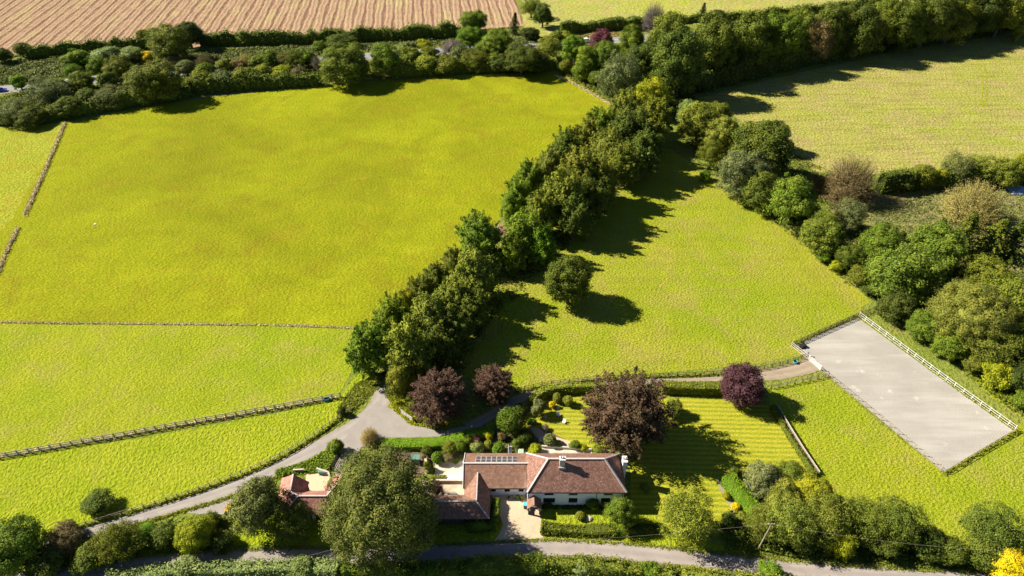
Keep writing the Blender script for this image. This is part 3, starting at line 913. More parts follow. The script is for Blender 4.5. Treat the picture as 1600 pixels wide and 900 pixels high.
# ---- scrub strip, from the blue car end towards the purple road tree
for a in [
    ('bush', 33, 79, 27, 0.9, 'dkolive', 'isolated bush casting a shadow at the stubble field edge, far end of the hedge'),
    ('bush', 4, 87, 30, 0.8, 'dk', 'dark bush at the very end of the stubble field hedge'),
    ('oak', 265, 68, 68, 1.15, 'olive', 'tall olive tree standing in the stubble field hedge with a long shadow'),
    ('oak', 294, 54, 42, 1.35, 'vdk', 'very dark tree just behind the tall olive tree by the stubble'),
    ('bush', 225, 58, 26, 0.9, 'olive', 'olive bush ending the hedge beside the tall olive tree'),
    ('bush', 120, 92, 46, 0.6, 'mid', 'low bright bush in the middle of the bramble scrub'),
    ('bush', 165, 87, 46, 0.6, 'pale', 'pale green low bush in the bramble scrub'),
    ('bush', 205, 84, 40, 0.6, 'pale', 'pale green low bush before the tall olive tree'),
    ('bush', 113, 113, 30, 0.8, 'lush', 'fresh green bush above the grey road gap'),
    ('bush', 231, 88, 22, 0.8, 'gold', 'golden yellow shrub at the foot of the tall olive tree'),
    ('oak', 153, 105, 32, 1.35, 'mid', 'narrow bright sided tree with a dark shaded flank in the scrub'),
    ('round', 125, 126, 38, 1.0, 'olive', 'small olive tree next to the grey road gap'),
    ('oak', 186, 108, 46, 1.15, 'olive', 'medium olive tree beside the big round scrub tree'),
    ('oak', 242, 126, 78, 1.05, 'olive', 'big round olive tree at the meadow edge, broadest of the scrub strip'),
    ('round', 290, 106, 34, 0.9, 'grey', 'pale greyish round bush behind the big round olive tree'),
    ('twig', 318, 98, 32, 1.0, 'brown', 'reddish brown twiggy bush in the shadow of the tall olive tree'),
    ('bush', 268, 96, 30, 0.8, 'brown', 'brownish low bush between golden shrub and grey bush'),
    ('bush', 30, 130, 30, 0.9, 'lush', 'bright green bush beside the blue car'),
    ('airy', 76, 146, 70, 0.85, 'grey', 'spreading grey green tree near the blue car'),
    ('airy', 18, 172, 60, 0.8, 'grey', 'grey green tree at the corner of the orange tinged field'),
    ('round', 48, 182, 50, 0.7, 'dkolive', 'dark low tree before the overgrown wire fence'),
    ('round', 104, 166, 50, 0.8, 'dkolive', 'dark tree where the wire fence meets the scrub'),
    ('airy', 168, 150, 56, 0.8, 'grey', 'greyish spreading bush just before the big round olive tree'),
    ('bush', 138, 152, 40, 0.8, 'dkolive', 'dark shrub between two grey spreading bushes'),
    ('round', 206, 140, 34, 0.9, 'dk', 'dark small tree tucked against the big round olive tree'),
    ('bush', 312, 125, 42, 0.75, 'olive', 'olive bush beside the big round olive tree on its shaded flank'),
    ('bush', 347, 124, 40, 0.75, 'grey', 'grey green bush in the meadow edge scrub'),
    ('bush', 386, 120, 42, 0.75, 'olive', 'rounded olive bush at the bend of the meadow edge'),
    ('bush', 322, 110, 30, 0.8, 'mid', 'small green bush below the reddish twiggy bush'),
    ('bush', 372, 104, 32, 0.7, 'brown', 'brown tinted bush near the middle of the scrub'),
    ('twig', 384, 95, 30, 0.9, 'straw', 'pale straw coloured twiggy bush by the road'),
    ('round', 425, 92, 42, 0.95, 'mid', 'rounded mid green tree beside the main road'),
    ('airy', 461, 92, 46, 0.9, 'olive', 'loose olive tree behind the yellowish hedge bushes'),
    ('bush', 499, 74, 24, 0.9, 'mid', 'small dark topped green bush before the domed tree'),
    ('twig', 495, 98, 24, 1.1, 'mauve', 'grey leafless looking bush against the large olive oak'),
    ('oak', 540, 99, 86, 0.95, 'olive', 'large olive oak at the meadow edge casting a rounded shadow'),
    ('round', 533, 64, 46, 0.6, 'dkolive', 'flat dark dome shaped tree behind the large olive oak'),
    ('tall', 600, 92, 58, 1.15, 'mid', 'bright sided tree standing right beside the large olive oak'),
    ('bush', 409, 113, 36, 0.7, 'yolive', 'yellowish olive bush in the meadow edge hedge'),
    ('bush', 441, 113, 34, 0.7, 'yg', 'yellow topped bush in the meadow edge hedge'),
    ('bush', 470, 116, 30, 0.8, 'brown', 'brownish bush next to the yellow topped hedge bush'),
    ('bush', 640, 88, 42, 0.75, 'olive', 'olive bush on the shaded side of the bright sided tree'),
    ('bush', 627, 78, 26, 0.8, 'pale', 'pale green bush behind the bright sided tree'),
    ('bush', 662, 71, 24, 0.8, 'yg', 'vivid yellow green bush standing alone in the scrub'),
    ('airy', 706, 74, 36, 1.0, 'mauve', 'grey mauve thin leaved tree beside the road gap'),
    ('oak', 734, 59, 42, 1.1, 'lush', 'fresh green tree below the field edge tree'),
    ('oak', 740, 35, 44, 1.1, 'mid', 'green tree standing out against the stubble field'),
    ('oak', 775, 70, 58, 1.1, 'mid', 'large green tree near the end of the stubble hedge'),
    ('airy', 741, 93, 48, 0.9, 'olive', 'olive tree at the meadow edge below the large green tree'),
    ('bush', 666, 101, 42, 0.7, 'yolive', 'golden olive bush of the trimmed meadow edge hedge'),
    ('bush', 698, 103, 42, 0.7, 'olive', 'plain olive bush of the trimmed meadow edge hedge'),
    ('conifer', 803, 34, 24, 1.7, 'vdk', 'dark pointed conifer at the end of the stubble field'),
    ('oak', 815, 92, 62, 1.0, 'dk', 'dark broad tree at the meadow corner'),
    ('round', 828, 52, 28, 0.9, 'vdk', 'small very dark tree beside the pointed conifer'),
    ('airy', 830, 11, 34, 1.25, 'olive', 'olive brown tree topping the far hedge corner'),
    ('oak', 848, 24, 32, 1.5, 'dk', 'tall dark tree beside the far pasture throwing a shadow'),
    ('round', 781, 98, 40, 0.9, 'dk', 'dark rounded tree at the meadow edge by the corner'),
    ('airy', 856, 74, 42, 1.15, 'yolive', 'brown olive tree beside the bright green corner trees'),
    ('round', 842, 98, 44, 0.9, 'dk', 'dark low tree beneath the brown olive tree'),
]:
    plant(a[0], a[1], a[2], a[3], a[4] * (0.72 if a[0] in ('oak', 'round', 'airy', 'tall') else 0.9), a[5], a[6], G_SCRUB)
for a in [
    ('bush', 92, 134, 30, 0.8, 'olive', 'olive bush hiding the main road near the blue car'),
    ('bush', 60, 128, 26, 0.7, 'grey', 'grey green bush hiding the main road beside the bright green bush'),
    ('bush', 170, 127, 34, 0.9, 'dkolive', 'dark olive bush hiding the main road before the big round olive tree'),
    ('bush', 350, 104, 30, 0.8, 'yolive', 'yellowish bush hiding the main road past the big round olive tree'),
    ('bush', 404, 98, 30, 0.8, 'olive', 'olive bush hiding the main road beside the straw coloured twigs'),
    ('bush', 444, 97, 30, 0.8, 'brown', 'brownish bush hiding the main road before the yellow topped bush'),
    ('bush', 480, 92, 30, 0.9, 'mid', 'green bush hiding the main road beside the large olive oak'),
    ('bush', 640, 76, 26, 0.8, 'grey', 'grey green bush hiding the main road past the bright sided tree'),
    ('bush', 668, 84, 30, 0.8, 'olive', 'olive bush hiding the main road near the vivid yellow green bush'),
    ('bush', 718, 86, 34, 0.9, 'grey', 'grey bush hiding the main road before the mauve tree'),
    ('bush', 758, 78, 34, 0.9, 'mid', 'green bush hiding the main road by the fresh green tree'),
    ('bush', 868, 62, 30, 0.9, 'olive', 'olive bush between the brown olive tree and the white van'),
    ('bush', 884, 58, 22, 0.8, 'yolive', 'yellowish bush at the end of the neat far pasture hedge'),
]:
    plant(*a, G_SCRUB)

# ---- corner of the meadow and the dark belt on the house side of the main road
for a in [
    ('oak', 899, 76, 40, 1.1, 'lush', 'bright green tree next to the white van'),
    ('tall', 916, 94, 44, 1.1, 'bright', 'brightest green tree at the meadow corner'),
    ('oak', 946, 89, 50, 1.0, 'mid', 'mid green tree below the purple tree by the road'),
    ('bush', 905, 112, 30, 1.0, 'bright', 'low bright shrub at the foot of the meadow corner trees'),
    ('bush', 930, 122, 26, 0.8, 'mid', 'small green shrub on the bare meadow corner bank'),
    ('round', 941, 64, 40, 0.9, 'copper', 'dark red purple tree standing against the main road'),
    ('airy', 966, 120, 72, 1.05, 'grey', 'broad grey green tree at the meadow corner'),
    ('tall', 1015, 150, 62, 1.0, 'yg', 'yellow green tree heading the avenue'),
    ('twig', 1022, 24, 42, 1.05, 'mauve', 'grey mauve bare looking tree on the far pasture hedge'),
    ('bush', 1047, 30, 26, 0.9, 'dkolive', 'dark bush beside the bare looking grey tree'),
    ('conifer', 1098, 17, 20, 1.5, 'vdk', 'dark little conifer on the far pasture edge'),
    ('bush', 1121, 27, 32, 0.7, 'dk', 'dark low bush beside the little conifer'),
    ('tall', 990, 68, 48, 1.25, 'mid', 'slim green tree between grey road and dark belt'),
    ('oak', 1006, 98, 58, 1.15, 'dkolive', 'dark olive tree behind the broad grey green tree'),
    ('oak', 1042, 62, 70, 1.15, 'olive', 'broad sunlit olive tree beginning the dark belt'),
    ('oak', 1064, 98, 84, 1.3, 'dkolive', 'biggest dark tree of the belt, above the avenue head'),
    ('oak', 1110, 74, 80, 1.25, 'dkolive', 'dark tree with sunlit left edge right of the biggest one'),
    ('oak', 1150, 72, 62, 1.2, 'vdk', 'narrow very dark tree of the belt, third along'),
    ('tall', 1176, 62, 72, 1.3, 'dkolive', 'tall tree of the belt with yellowish highlights, fourth along'),
    ('oak', 1216, 64, 72, 1.2, 'mid', 'mid green broad tree of the belt, fifth along'),
    ('round', 1250, 52, 64, 1.2, 'olive', 'olive tree of the belt set back by the road, sixth along'),
    ('airy', 1279, 64, 50, 1.3, 'brown', 'brown tinted thin tree of the belt, seventh along'),
    ('oak', 1300, 46, 68, 1.2, 'dkolive', 'dark tree just after the brown tinted one in the belt'),
    ('oak', 1342, 44, 74, 1.15, 'dk', 'dark broad tree of the belt, ninth along'),
    ('tall', 1378, 36, 66, 1.2, 'olive', 'olive tree of the belt, tenth along'),
    ('oak', 1412, 37, 70, 1.1, 'dkolive', 'dark olive tree of the belt, eleventh along'),
    ('oak', 1452, 28, 74, 1.15, 'dkolive', 'dark wide tree of the belt, twelfth along'),
    ('tall', 1490, 26, 70, 1.1, 'olive', 'olive tree of the belt, thirteenth along'),
    ('oak', 1530, 18, 70, 1.1, 'dk', 'dark tree of the belt, fourteenth along'),
    ('oak', 1570, 16, 72, 1.1, 'olive', 'sunlit tree of the belt, fifteenth along'),
    ('oak', 1612, 10, 74, 1.1, 'dkolive', 'last tree of the belt, cut by the frame edge'),
    ('bush', 1235, 78, 40, 0.9, 'vdk', 'dark understorey bush at the foot of the belt, fifth along'),
    ('bush', 1180, 96, 44, 0.9, 'vdk', 'dark understorey bush below the tall highlighted tree'),
    ('bush', 1128, 108, 46, 0.9, 'vdk', 'dark understorey bush below the second dark tree'),
    ('bush', 1390, 60, 44, 0.8, 'vdk', 'dark understorey bush below the olive tenth tree'),
    ('bush', 1470, 48, 44, 0.8, 'vdk', 'dark understorey bush near the end of the belt'),
]:
    plant(*a, G_ROAD)
plant('bush', 1588, 60, 9, 2.0, 'olive', 'tiny lone bush at the shaded top of the dry field')

# ---- the avenue
LIFT = {'dk': 'dkolive', 'dkolive': 'olive', 'olive': 'yolive', 'mid': 'bright'}
C['bright'] = (0.16, 0.235, 0.02)
n = 0
for a in [
    ('spiky', 981, 176, 52, 0.95, 'yolive', 'first tree, just below the yellow green head'),
    ('spiky', 942, 196, 46, 0.95, 'mid', 'second tree, against the meadow corner'),
    ('spiky', 918, 214, 44, 0.95, 'olive', 'third tree, olive'),
    ('spiky', 884, 234, 50, 1.0, 'dk', 'fourth tree, deep green'),
    ('spiky', 856, 262, 46, 1.0, 'olive', 'fifth tree, olive'),
    ('spiky', 825, 279, 46, 1.0, 'mid', 'sixth tree, mid green'),
    ('spiky', 813, 309, 48, 1.0, 'mid', 'seventh tree, beside the pink patch'),
    ('tall', 797, 328, 34, 1.1, 'mid', 'eighth tree, small'),
    ('spiky', 749, 376, 66, 1.05, 'mid', 'sunlit tree just below the pink patch'),
    ('spiky', 708, 408, 38, 0.9, 'yolive', 'small yellowish tree'),
    ('spiky', 682, 437, 46, 0.95, 'dk', 'deep green tree half way down'),
    ('spiky', 655, 458, 42, 0.95, 'dkolive', 'dark olive tree behind the yellow tinged one'),
    ('tall', 630, 476, 44, 0.85, 'yg', 'yellow tinged tree'),
    ('spiky', 607, 500, 62, 1.0, 'mid', 'bright tipped tree near the drive'),
    ('spiky', 577, 547, 70, 1.1, 'mid', 'last tree, dark with bright tips at the drive'),
]:
    plant(a[0], a[1], a[2] - 3, a[3] * 1.06, a[4] * 1.3, LIFT.get(a[5], a[5]), 'avenue meadow side, ' + a[6], G_AV1)
for a in [
    ('spiky', 1022, 192, 60, 1.0, 'dkolive', 'first tree, olive'),
    ('spiky', 988, 210, 62, 1.0, 'dk', 'second tree, dark'),
    ('spiky', 1006, 240, 58, 1.0, 'dk', 'third tree, dark over the shaded paddock corner'),
    ('spiky', 948, 236, 56, 1.0, 'olive', 'fourth tree, olive'),
    ('spiky', 974, 258, 56, 1.0, 'dkolive', 'fifth tree, mid olive'),
    ('spiky', 904, 276, 66, 1.05, 'yolive', 'sixth tree, with yellow tips'),
    ('spiky', 938, 284, 58, 1.0, 'dkolive', 'seventh tree, dark flanked'),
    ('spiky', 884, 311, 70, 1.05, 'olive', 'eighth tree, broad olive'),
    ('spiky', 922, 310, 60, 1.0, 'dk', 'ninth tree, dark over the paddock shadow'),
    ('spiky', 845, 334, 56, 1.05, 'olive', 'tenth tree, olive'),
    ('spiky', 896, 342, 58, 1.0, 'dk', 'eleventh tree, dark'),
    ('spiky', 818, 370, 58, 1.05, 'mid', 'bright tree beside the pink patch'),
    ('spiky', 846, 384, 50, 1.0, 'lush', 'fresh green tree by the lone round tree'),
    ('spiky', 800, 400, 46, 1.0, 'mid', 'mid green tree at the gap'),
    ('spiky', 748, 432, 68, 1.05, 'yolive', 'yellow olive tree after the gap'),
    ('spiky', 710, 470, 62, 1.0, 'yolive', 'yellow olive tree, further down'),
    ('spiky', 741, 482, 56, 1.0, 'dk', 'dark tree over the shaded grass'),
    ('spiky', 672, 502, 68, 1.05, 'olive', 'broad olive tree'),
    ('spiky', 712, 512, 56, 1.0, 'dk', 'dark tree behind the purple leaved ones'),
    ('spiky', 637, 552, 78, 1.1, 'olive', 'biggest olive tree near the drive'),
    ('spiky', 684, 545, 62, 1.0, 'dk', 'dark tree above the purple brown beech'),
    ('tall', 628, 598, 54, 1.0, 'olive', 'last tree, leaning over the drive'),
]:
    plant(a[0], a[1], a[2] - 3, a[3] * 1.06, a[4] * 1.3, LIFT.get(a[5], a[5]), 'avenue paddock side, ' + a[6], G_AV2)
plant('bush', 646, 624, 34, 0.8, 'olive', 'olive shrub at the drive bend under the purple brown beech')
plant('bush', 601, 590, 24, 0.9, 'dk', 'dark shrub where the avenue meets the drive')

plant('round', 889, 440, 76, 1.1, 'dkolive', 'lone round dark tree standing in the sloping paddock')
plant('beech', 686, 614, 84, 1.05, 'beech', 'purple brown tree at the bend of the drive', G_BEECH)
plant('beech', 771, 599, 62, 0.95, 'beech', 'smaller brownish purple tree beside the earth track', G_BEECH)
plant('beech', 983, 640, 138, 0.95, 'beechbrown', 'huge purple brown beech shading the striped lawn', G_BEECH, 'beech_tree')
plant('round', 1161, 599, 72, 0.95, 'purple', 'dark purple round tree at the lawn corner by the arena track', G_BEECH)

# ---- hedgerow between the mid paddock and the dry field
for a in [
    ('round', 1092, 192, 62, 1.05, 'olive', 'olive tree beginning the hedgerow by the avenue'),
    ('airy', 1077, 176, 46, 0.9, 'pale', 'pale silvery tree by the shaded dry field corner'),
    ('round', 1116, 182, 56, 0.9, 'olive', 'round olive tree on the dry field side of the hedgerow start'),
    ('round', 1128, 207, 58, 1.0, 'yolive', 'yellowish olive tree, second group of the hedgerow'),
    ('airy', 1112, 241, 50, 1.0, 'olive', 'loose olive tree above the paddock shadow tip'),
    ('round', 1206, 212, 50, 1.0, 'dk', 'dark tree behind the great grey green one'),
    ('oak', 1190, 236, 94, 1.0, 'dkolive', 'great grey green tree of the hedgerow'),
    ('oak', 1160, 272, 76, 1.0, 'grey', 'rounded grey tree on the paddock side of the great one'),
    ('round', 1192, 297, 66, 0.95, 'dkolive', 'dark olive tree beside the vivid green tree'),
    ('bush', 1102, 274, 20, 0.8, 'lush', 'small bright bush at the tip of the paddock shadow'),
    ('tall', 1240, 313, 76, 1.1, 'mid', 'vivid green clumpy tree by the brown twiggy one'),
    ('twig', 1332, 278, 98, 0.75, 'brown', 'wide brown twiggy tree at the edge of the dry field'),
    ('twig', 1274, 284, 38, 0.9, 'brown', 'small brown twiggy bush beside the vivid green tree'),
    ('airy', 1328, 335, 50, 1.05, 'grey', 'grey green tree below the wide brown twiggy one'),
    ('round', 1289, 366, 70, 0.85, 'olive', 'olive tree on the paddock edge below the vivid green tree'),
    ('round', 1326, 400, 44, 0.9, 'dkolive', 'dark olive bush at the paddock edge'),
    ('bush', 1288, 402, 22, 0.8, 'lush', 'small vivid green bush on the paddock edge'),
    ('bush', 1306, 416, 22, 0.8, 'yg', 'small yellow green bush on the paddock edge'),
    ('bush', 1260, 348, 30, 0.7, 'dk', 'dark low bush beneath the vivid green tree'),
]:
    plant(*a, G_RH)
# ---- hedge under the dry field
for a in [
    ('bush', 1405, 282, 40, 0.75, 'dkolive', 'dark olive bush beside the wide brown twiggy tree'),
    ('round', 1442, 274, 42, 0.85, 'olive', 'olive tree of the dry field hedge'),
    ('bush', 1469, 277, 26, 1.1, 'yg', 'yellow green bush of the dry field hedge'),
    ('airy', 1496, 262, 52, 0.9, 'grey', 'grey green spreading tree of the dry field hedge'),
    ('airy', 1536, 264, 50, 0.85, 'yolive', 'yellowish loose bush of the dry field hedge'),
    ('round', 1577, 270, 50, 0.9, 'olive', 'olive tree near the end of the dry field hedge'),
    ('bush', 1598, 250, 24, 0.9, 'yg', 'bright yellow green bush at the frame edge above the blue sheet'),
]:
    plant(*a, 'bushes of the hedge under the dry field')
# ---- copse
for a in [
    ('oak', 1376, 384, 66, 1.05, 'mid', 'mid green tree at the top of the copse'),
    ('bush', 1343, 434, 40, 0.9, 'olive', 'olive bush at the paddock corner by the arena gate'),
    ('oak', 1413, 428, 98, 1.0, 'mid', 'large rounded green tree above the arena'),
    ('oak', 1464, 392, 92, 0.95, 'mid', 'large dark green tree behind the rounded green one'),
    ('twig', 1525, 313, 92, 0.75, 'straw', 'golden brown dome shaped willow in the clearing'),
    ('conifer', 1514, 360, 66, 1.25, 'dkolive', 'spreading conifer below the golden brown dome'),
    ('conifer', 1470, 356, 34, 1.2, 'dkolive', 'small conifer at the clearing edge'),
    ('conifer', 1556, 366, 64, 1.2, 'olive', 'olive toned conifer right of the spreading one'),
    ('conifer', 1592, 372, 64, 1.2, 'dkolive', 'conifer at the frame edge behind the copse'),
    ('oak', 1538, 432, 72, 0.9, 'olive', 'olive tree between conifers and the great yellow green one'),
    ('round', 1402, 474, 58, 0.95, 'dk', 'dark tree beside the arena gate'),
    ('bush', 1366, 452, 34, 0.8, 'dk', 'dark bush next to the arena corner'),
    ('bush', 1377, 484, 20, 0.8, 'dk', 'little dark bush by the leaning gate'),
    ('round', 1444, 506, 54, 0.9, 'mid', 'rounded green tree facing the arena rail'),
    ('bigoak', 1518, 492, 122, 0.92, 'copse', 'great yellow green tree of the copse, broadest of all there'),
    ('oak', 1572, 480, 96, 0.95, 'olive', 'olive tree behind the great yellow green copse tree'),
    ('round', 1484, 536, 56, 0.85, 'mid', 'green bush under the great yellow green copse tree'),
    ('airy', 1548, 540, 88, 0.85, 'olive', 'loose brown olive tree at the arena side of the copse'),
    ('bush', 1556, 584, 50, 0.8, 'yg', 'yellow green bush by the lower copse edge'),
    ('round', 1596, 590, 52, 0.9, 'dk', 'dark bush at the frame edge near the arena'),
    ('bush', 1598, 628, 36, 0.8, 'mid', 'green shrub at the frame edge above the arena corner'),
    ('bush', 1520, 566, 36, 0.8, 'olive', 'olive shrub between the yellow green bush and green bush'),
    ('bush', 1408, 368, 16, 0.9, 'dk', 'tiny dark bush alone in the brown clearing'),
    ('oak', 1598, 530, 70, 1.0, 'olive', 'olive tree cut by the frame edge beside the copse'),
]:
    plant(*a, G_WOOD)

# ---- along the lane
for a in [
    ('bush', 150, 787, 50, 0.5, 'dkolive', 'lone dark bush in the paddock strip beside the drive fence'),
    ('oak', 20, 856, 92, 0.95, 'mid', 'dark green tree in the bottom corner by the lane'),
    ('airy', 100, 842, 54, 0.9, 'brown', 'brownish tree at the lane end of the drive'),
    ('tall', 108, 824, 24, 1.2, 'dk', 'small dark tree poking above the brownish one'),
    ('airy', 186, 844, 74, 0.9, 'olive', 'loose olive tree between drive and lane'),
    ('bush', 70, 880, 60, 0.8, 'dkolive', 'dark bush over the shaded lane end'),
    ('bush', 142, 872, 56, 0.8, 'dkolive', 'dark low bush under the loose olive tree'),
    ('round', 302, 831, 62, 0.85, 'yg', 'yellow green tree between drive and lane'),
    ('bush', 257, 836, 42, 0.85, 'dkolive', 'dark olive shrub beside the yellow green tree'),
    ('bush', 228, 830, 30, 0.6, 'lush', 'low fresh shrub at the edge of the drive'),
    ('bush', 326, 814, 34, 0.7, 'olive', 'olive shrub behind the yellow green tree'),
    ('bush', 346, 846, 40, 0.7, 'dk', 'dark low shrub beside the lane verge'),
    ('tall', 398, 790, 94, 1.15, 'grey', 'grey green willow like tree beside the red barn'),
    ('airy', 460, 818, 58, 1.0, 'dkolive', 'dark olive tree in front of the red barn'),
    ('bigoak', 604, 792, 172, 1.08, 'oak', 'enormous oak overhanging the lane between barn and house'),
    ('airy', 682, 764, 26, 1.3, 'purple', 'thin dark purple shrub beside the concrete yard'),
    ('tall', 970, 800, 50, 1.1, 'mid', 'small green tree at the end of the long house'),
    ('airy', 1071, 810, 92, 0.95, 'yolive', 'feathery yellow olive tree on the front lawn'),
    ('round', 1194, 750, 64, 0.95, 'grey', 'grey green tree beside the clipped hedge top'),
    ('airy', 1237, 744, 60, 0.9, 'olive', 'olive brown tree near the end of the board fence'),
    ('round', 1224, 780, 62, 0.95, 'yolive', 'yellow olive tree in the middle of the roadside thicket'),
    ('round', 1266, 768, 60, 0.9, 'yg', 'yellowest tree of the roadside thicket'),
    ('airy', 1198, 818, 62, 0.95, 'olive', 'olive tree by the power pole'),
    ('airy', 1228, 815, 82, 0.95, 'yolive', 'wide yellowish tree right of the power pole'),
    ('airy', 1292, 808, 84, 0.95, 'olive', 'wide olive tree of the roadside thicket'),
    ('airy', 1314, 846, 46, 1.0, 'yg', 'yellow tipped tree leaning over the lane shadow'),
    ('airy', 1352, 812, 72, 0.95, 'olive', 'feathery olive tree of the roadside thicket'),
    ('airy', 1405, 818, 82, 0.9, 'dkolive', 'dark feathery tree at the end of the thicket'),
    ('bush', 1443, 846, 56, 0.8, 'dk', 'dark bush under the power line'),
    ('bush', 1484, 860, 50, 0.75, 'dkolive', 'last dark bush of the thicket over the lane'),
    ('bush', 1382, 850, 50, 0.8, 'dk', 'dark bush beneath the dark feathery tree'),
    ('bush', 1260, 838, 50, 0.8, 'dk', 'dark bush beneath the wide yellowish tree'),
    ('bush', 1524, 830, 24, 1.2, 'yg', 'small bright yellow green bush near the paddock corner'),
    ('airy', 1556, 830, 84, 0.9, 'dkolive', 'dark olive tree in the bottom paddock corner'),
    ('bush', 1536, 864, 56, 0.8, 'dkolive', 'dark bush beside the golden tree'),
    ('tall', 1582, 886, 62, 0.95, 'gold', 'brilliant golden yellow tree in the bottom corner'),
    ('bush', 1594, 846, 34, 0.8, 'yg', 'yellow green bush behind the golden tree'),
    ('twig', 577, 680, 34, 0.9, 'straw', 'pale straw coloured bare shrub at the drive junction'),
    ('bush', 523, 698, 26, 0.9, 'bright', 'yellow green bush at the top of the weedy bank'),
    ('bush', 533, 642, 14, 1.3, 'dk', 'small dark bush beside the drive throwing a shadow'),
    ('bush', 680, 666, 18, 0.7, 'dkolive', 'small dark shrub at the gate under the purple brown tree'),
]:
    plant(*a, G_LANE)

# ---- garden
for a in [
    ('bush', 796, 660, 46, 0.95, 'mid', 'largest rounded green shrub beside the earth track'),
    ('bush', 841, 638, 24, 1.3, 'grey', 'upright silvery shrub at the top of the garden lawn'),
    ('ball', 871, 622, 15, 1.2, 'yolive', 'clipped ball in the shade of the curved hedge'),
    ('bush', 862, 632, 12, 1.0, 'gold', 'bright golden shrub near the curved hedge'),
    ('bush', 888, 626, 18, 0.9, 'yolive', 'airy olive shrub at the back of the garden lawn'),
    ('bush', 831, 660, 15, 0.8, 'bright', 'low bright shrub beside the gravel path'),
    ('ball', 859, 687, 20, 0.9, 'grey', 'grey green dome shrub on the gravel'),
    ('bush', 851, 669, 13, 0.7, 'mauve', 'small lavender grey shrub at the lawn edge'),
    ('bush', 899, 695, 17, 0.8, 'mid', 'green shrub at the end of the gravel path'),
    ('bush', 836, 702, 22, 0.7, 'yg', 'yellow and orange shrub against the back roof'),
    ('bush', 808, 692, 17, 0.9, 'mid', 'green shrub beside the white garden bench'),
    ('ball', 779, 702, 20, 0.8, 'lush', 'vivid green clipped ball behind the solar panels'),
    ('ball', 764, 695, 15, 1.1, 'yolive', 'olive clipped ball behind the solar panels'),
    ('ball', 683, 715, 19, 1.0, 'lush', 'bright clipped ball at the side patio'),
    ('round', 702, 700, 24, 0.9, 'olive', 'rounded olive shrub against the clipped hedge'),
    ('bush', 717, 696, 22, 0.9, 'bright', 'bright shrub next to the rounded olive shrub'),
    ('bush', 701, 717, 17, 0.9, 'brown', 'brownish shrub at the patio edge'),
    ('bush', 746, 700, 24, 0.8, 'pale', 'pale fresh shrub behind the solar panels'),
    ('bush', 763, 682, 13, 0.9, 'gold', 'golden shrub below the clipped hedge end'),
    ('bush', 744, 688, 16, 0.8, 'copper', 'reddish shrub in the shaded bed'),
    ('bush', 730, 688, 18, 0.8, 'bright', 'fresh green shrub below the clipped hedge'),
    ('bush', 668, 728, 14, 1.4, 'olive', 'slim olive shrub beside the orange pot'),
    ('bush', 667, 704, 18, 0.8, 'dkolive', 'dark shrub behind the bright clipped ball'),
    ('bush', 785, 682, 16, 0.9, 'brown', 'brownish shrub beneath the largest rounded shrub'),
    ('bush', 820, 684, 24, 0.8, 'dk', 'dark shrub in the shade beside the gravel'),
    ('bush', 813, 640, 22, 0.8, 'dk', 'dark shrub between track and garden'),
    ('bush', 1053, 638, 30, 1.0, 'yolive', 'yellow green bush beside the huge purple beech'),
    ('bush', 912, 699, 15, 0.6, 'yg', 'low yellow plants above the back terrace'),
    ('bush', 935, 703, 20, 0.6, 'yolive', 'straggly plants between terrace and beech'),
    ('bush', 873, 694, 10, 0.8, 'yolive', 'small plant beside the grey green dome shrub'),
]:
    plant(*a, G_GARDEN)
for a in [
    ('bush', 1148, 738, 17, 1.0, 'dkolive', 'dark shrub behind the end of the tall clipped hedge'),
    ('bush', 1134, 775, 13, 0.9, 'yg', 'yellow green plant at the front of the earth border'),
    ('bush', 1150, 793, 16, 0.9, 'gold', 'golden shrub against the tall clipped hedge'),
    ('bush', 1158, 806, 16, 0.8, 'yolive', 'olive yellow shrub at the end of the earth border'),
    ('bush', 1139, 812, 24, 0.7, 'dkolive', 'low dark bush on the front lawn edge'),
    ('bush', 1180, 738, 24, 0.9, 'yg', 'yellow shrub on the striped lawn edge'),
    ('bush', 924, 786, 22, 0.9, 'mid', 'dark green shrub against the white house front'),
    ('bush', 856, 789, 14, 0.9, 'dk', 'dark shrub beside the porch'),
    ('ball', 907, 806, 14, 0.8, 'yolive', 'yellow green clipped ball on the front hedge'),
    ('ball', 772, 816, 15, 0.9, 'yolive', 'yellow topped clipped ball at the forecourt corner'),
    ('bush', 947, 788, 16, 0.9, 'brown', 'brownish twiggy shrub by the far window'),
    ('bush', 1008, 762, 17, 0.4, 'yolive', 'low rounded shrub on the lawn beside the house'),
]:
    plant(*a, 'shrubs around the front garden')


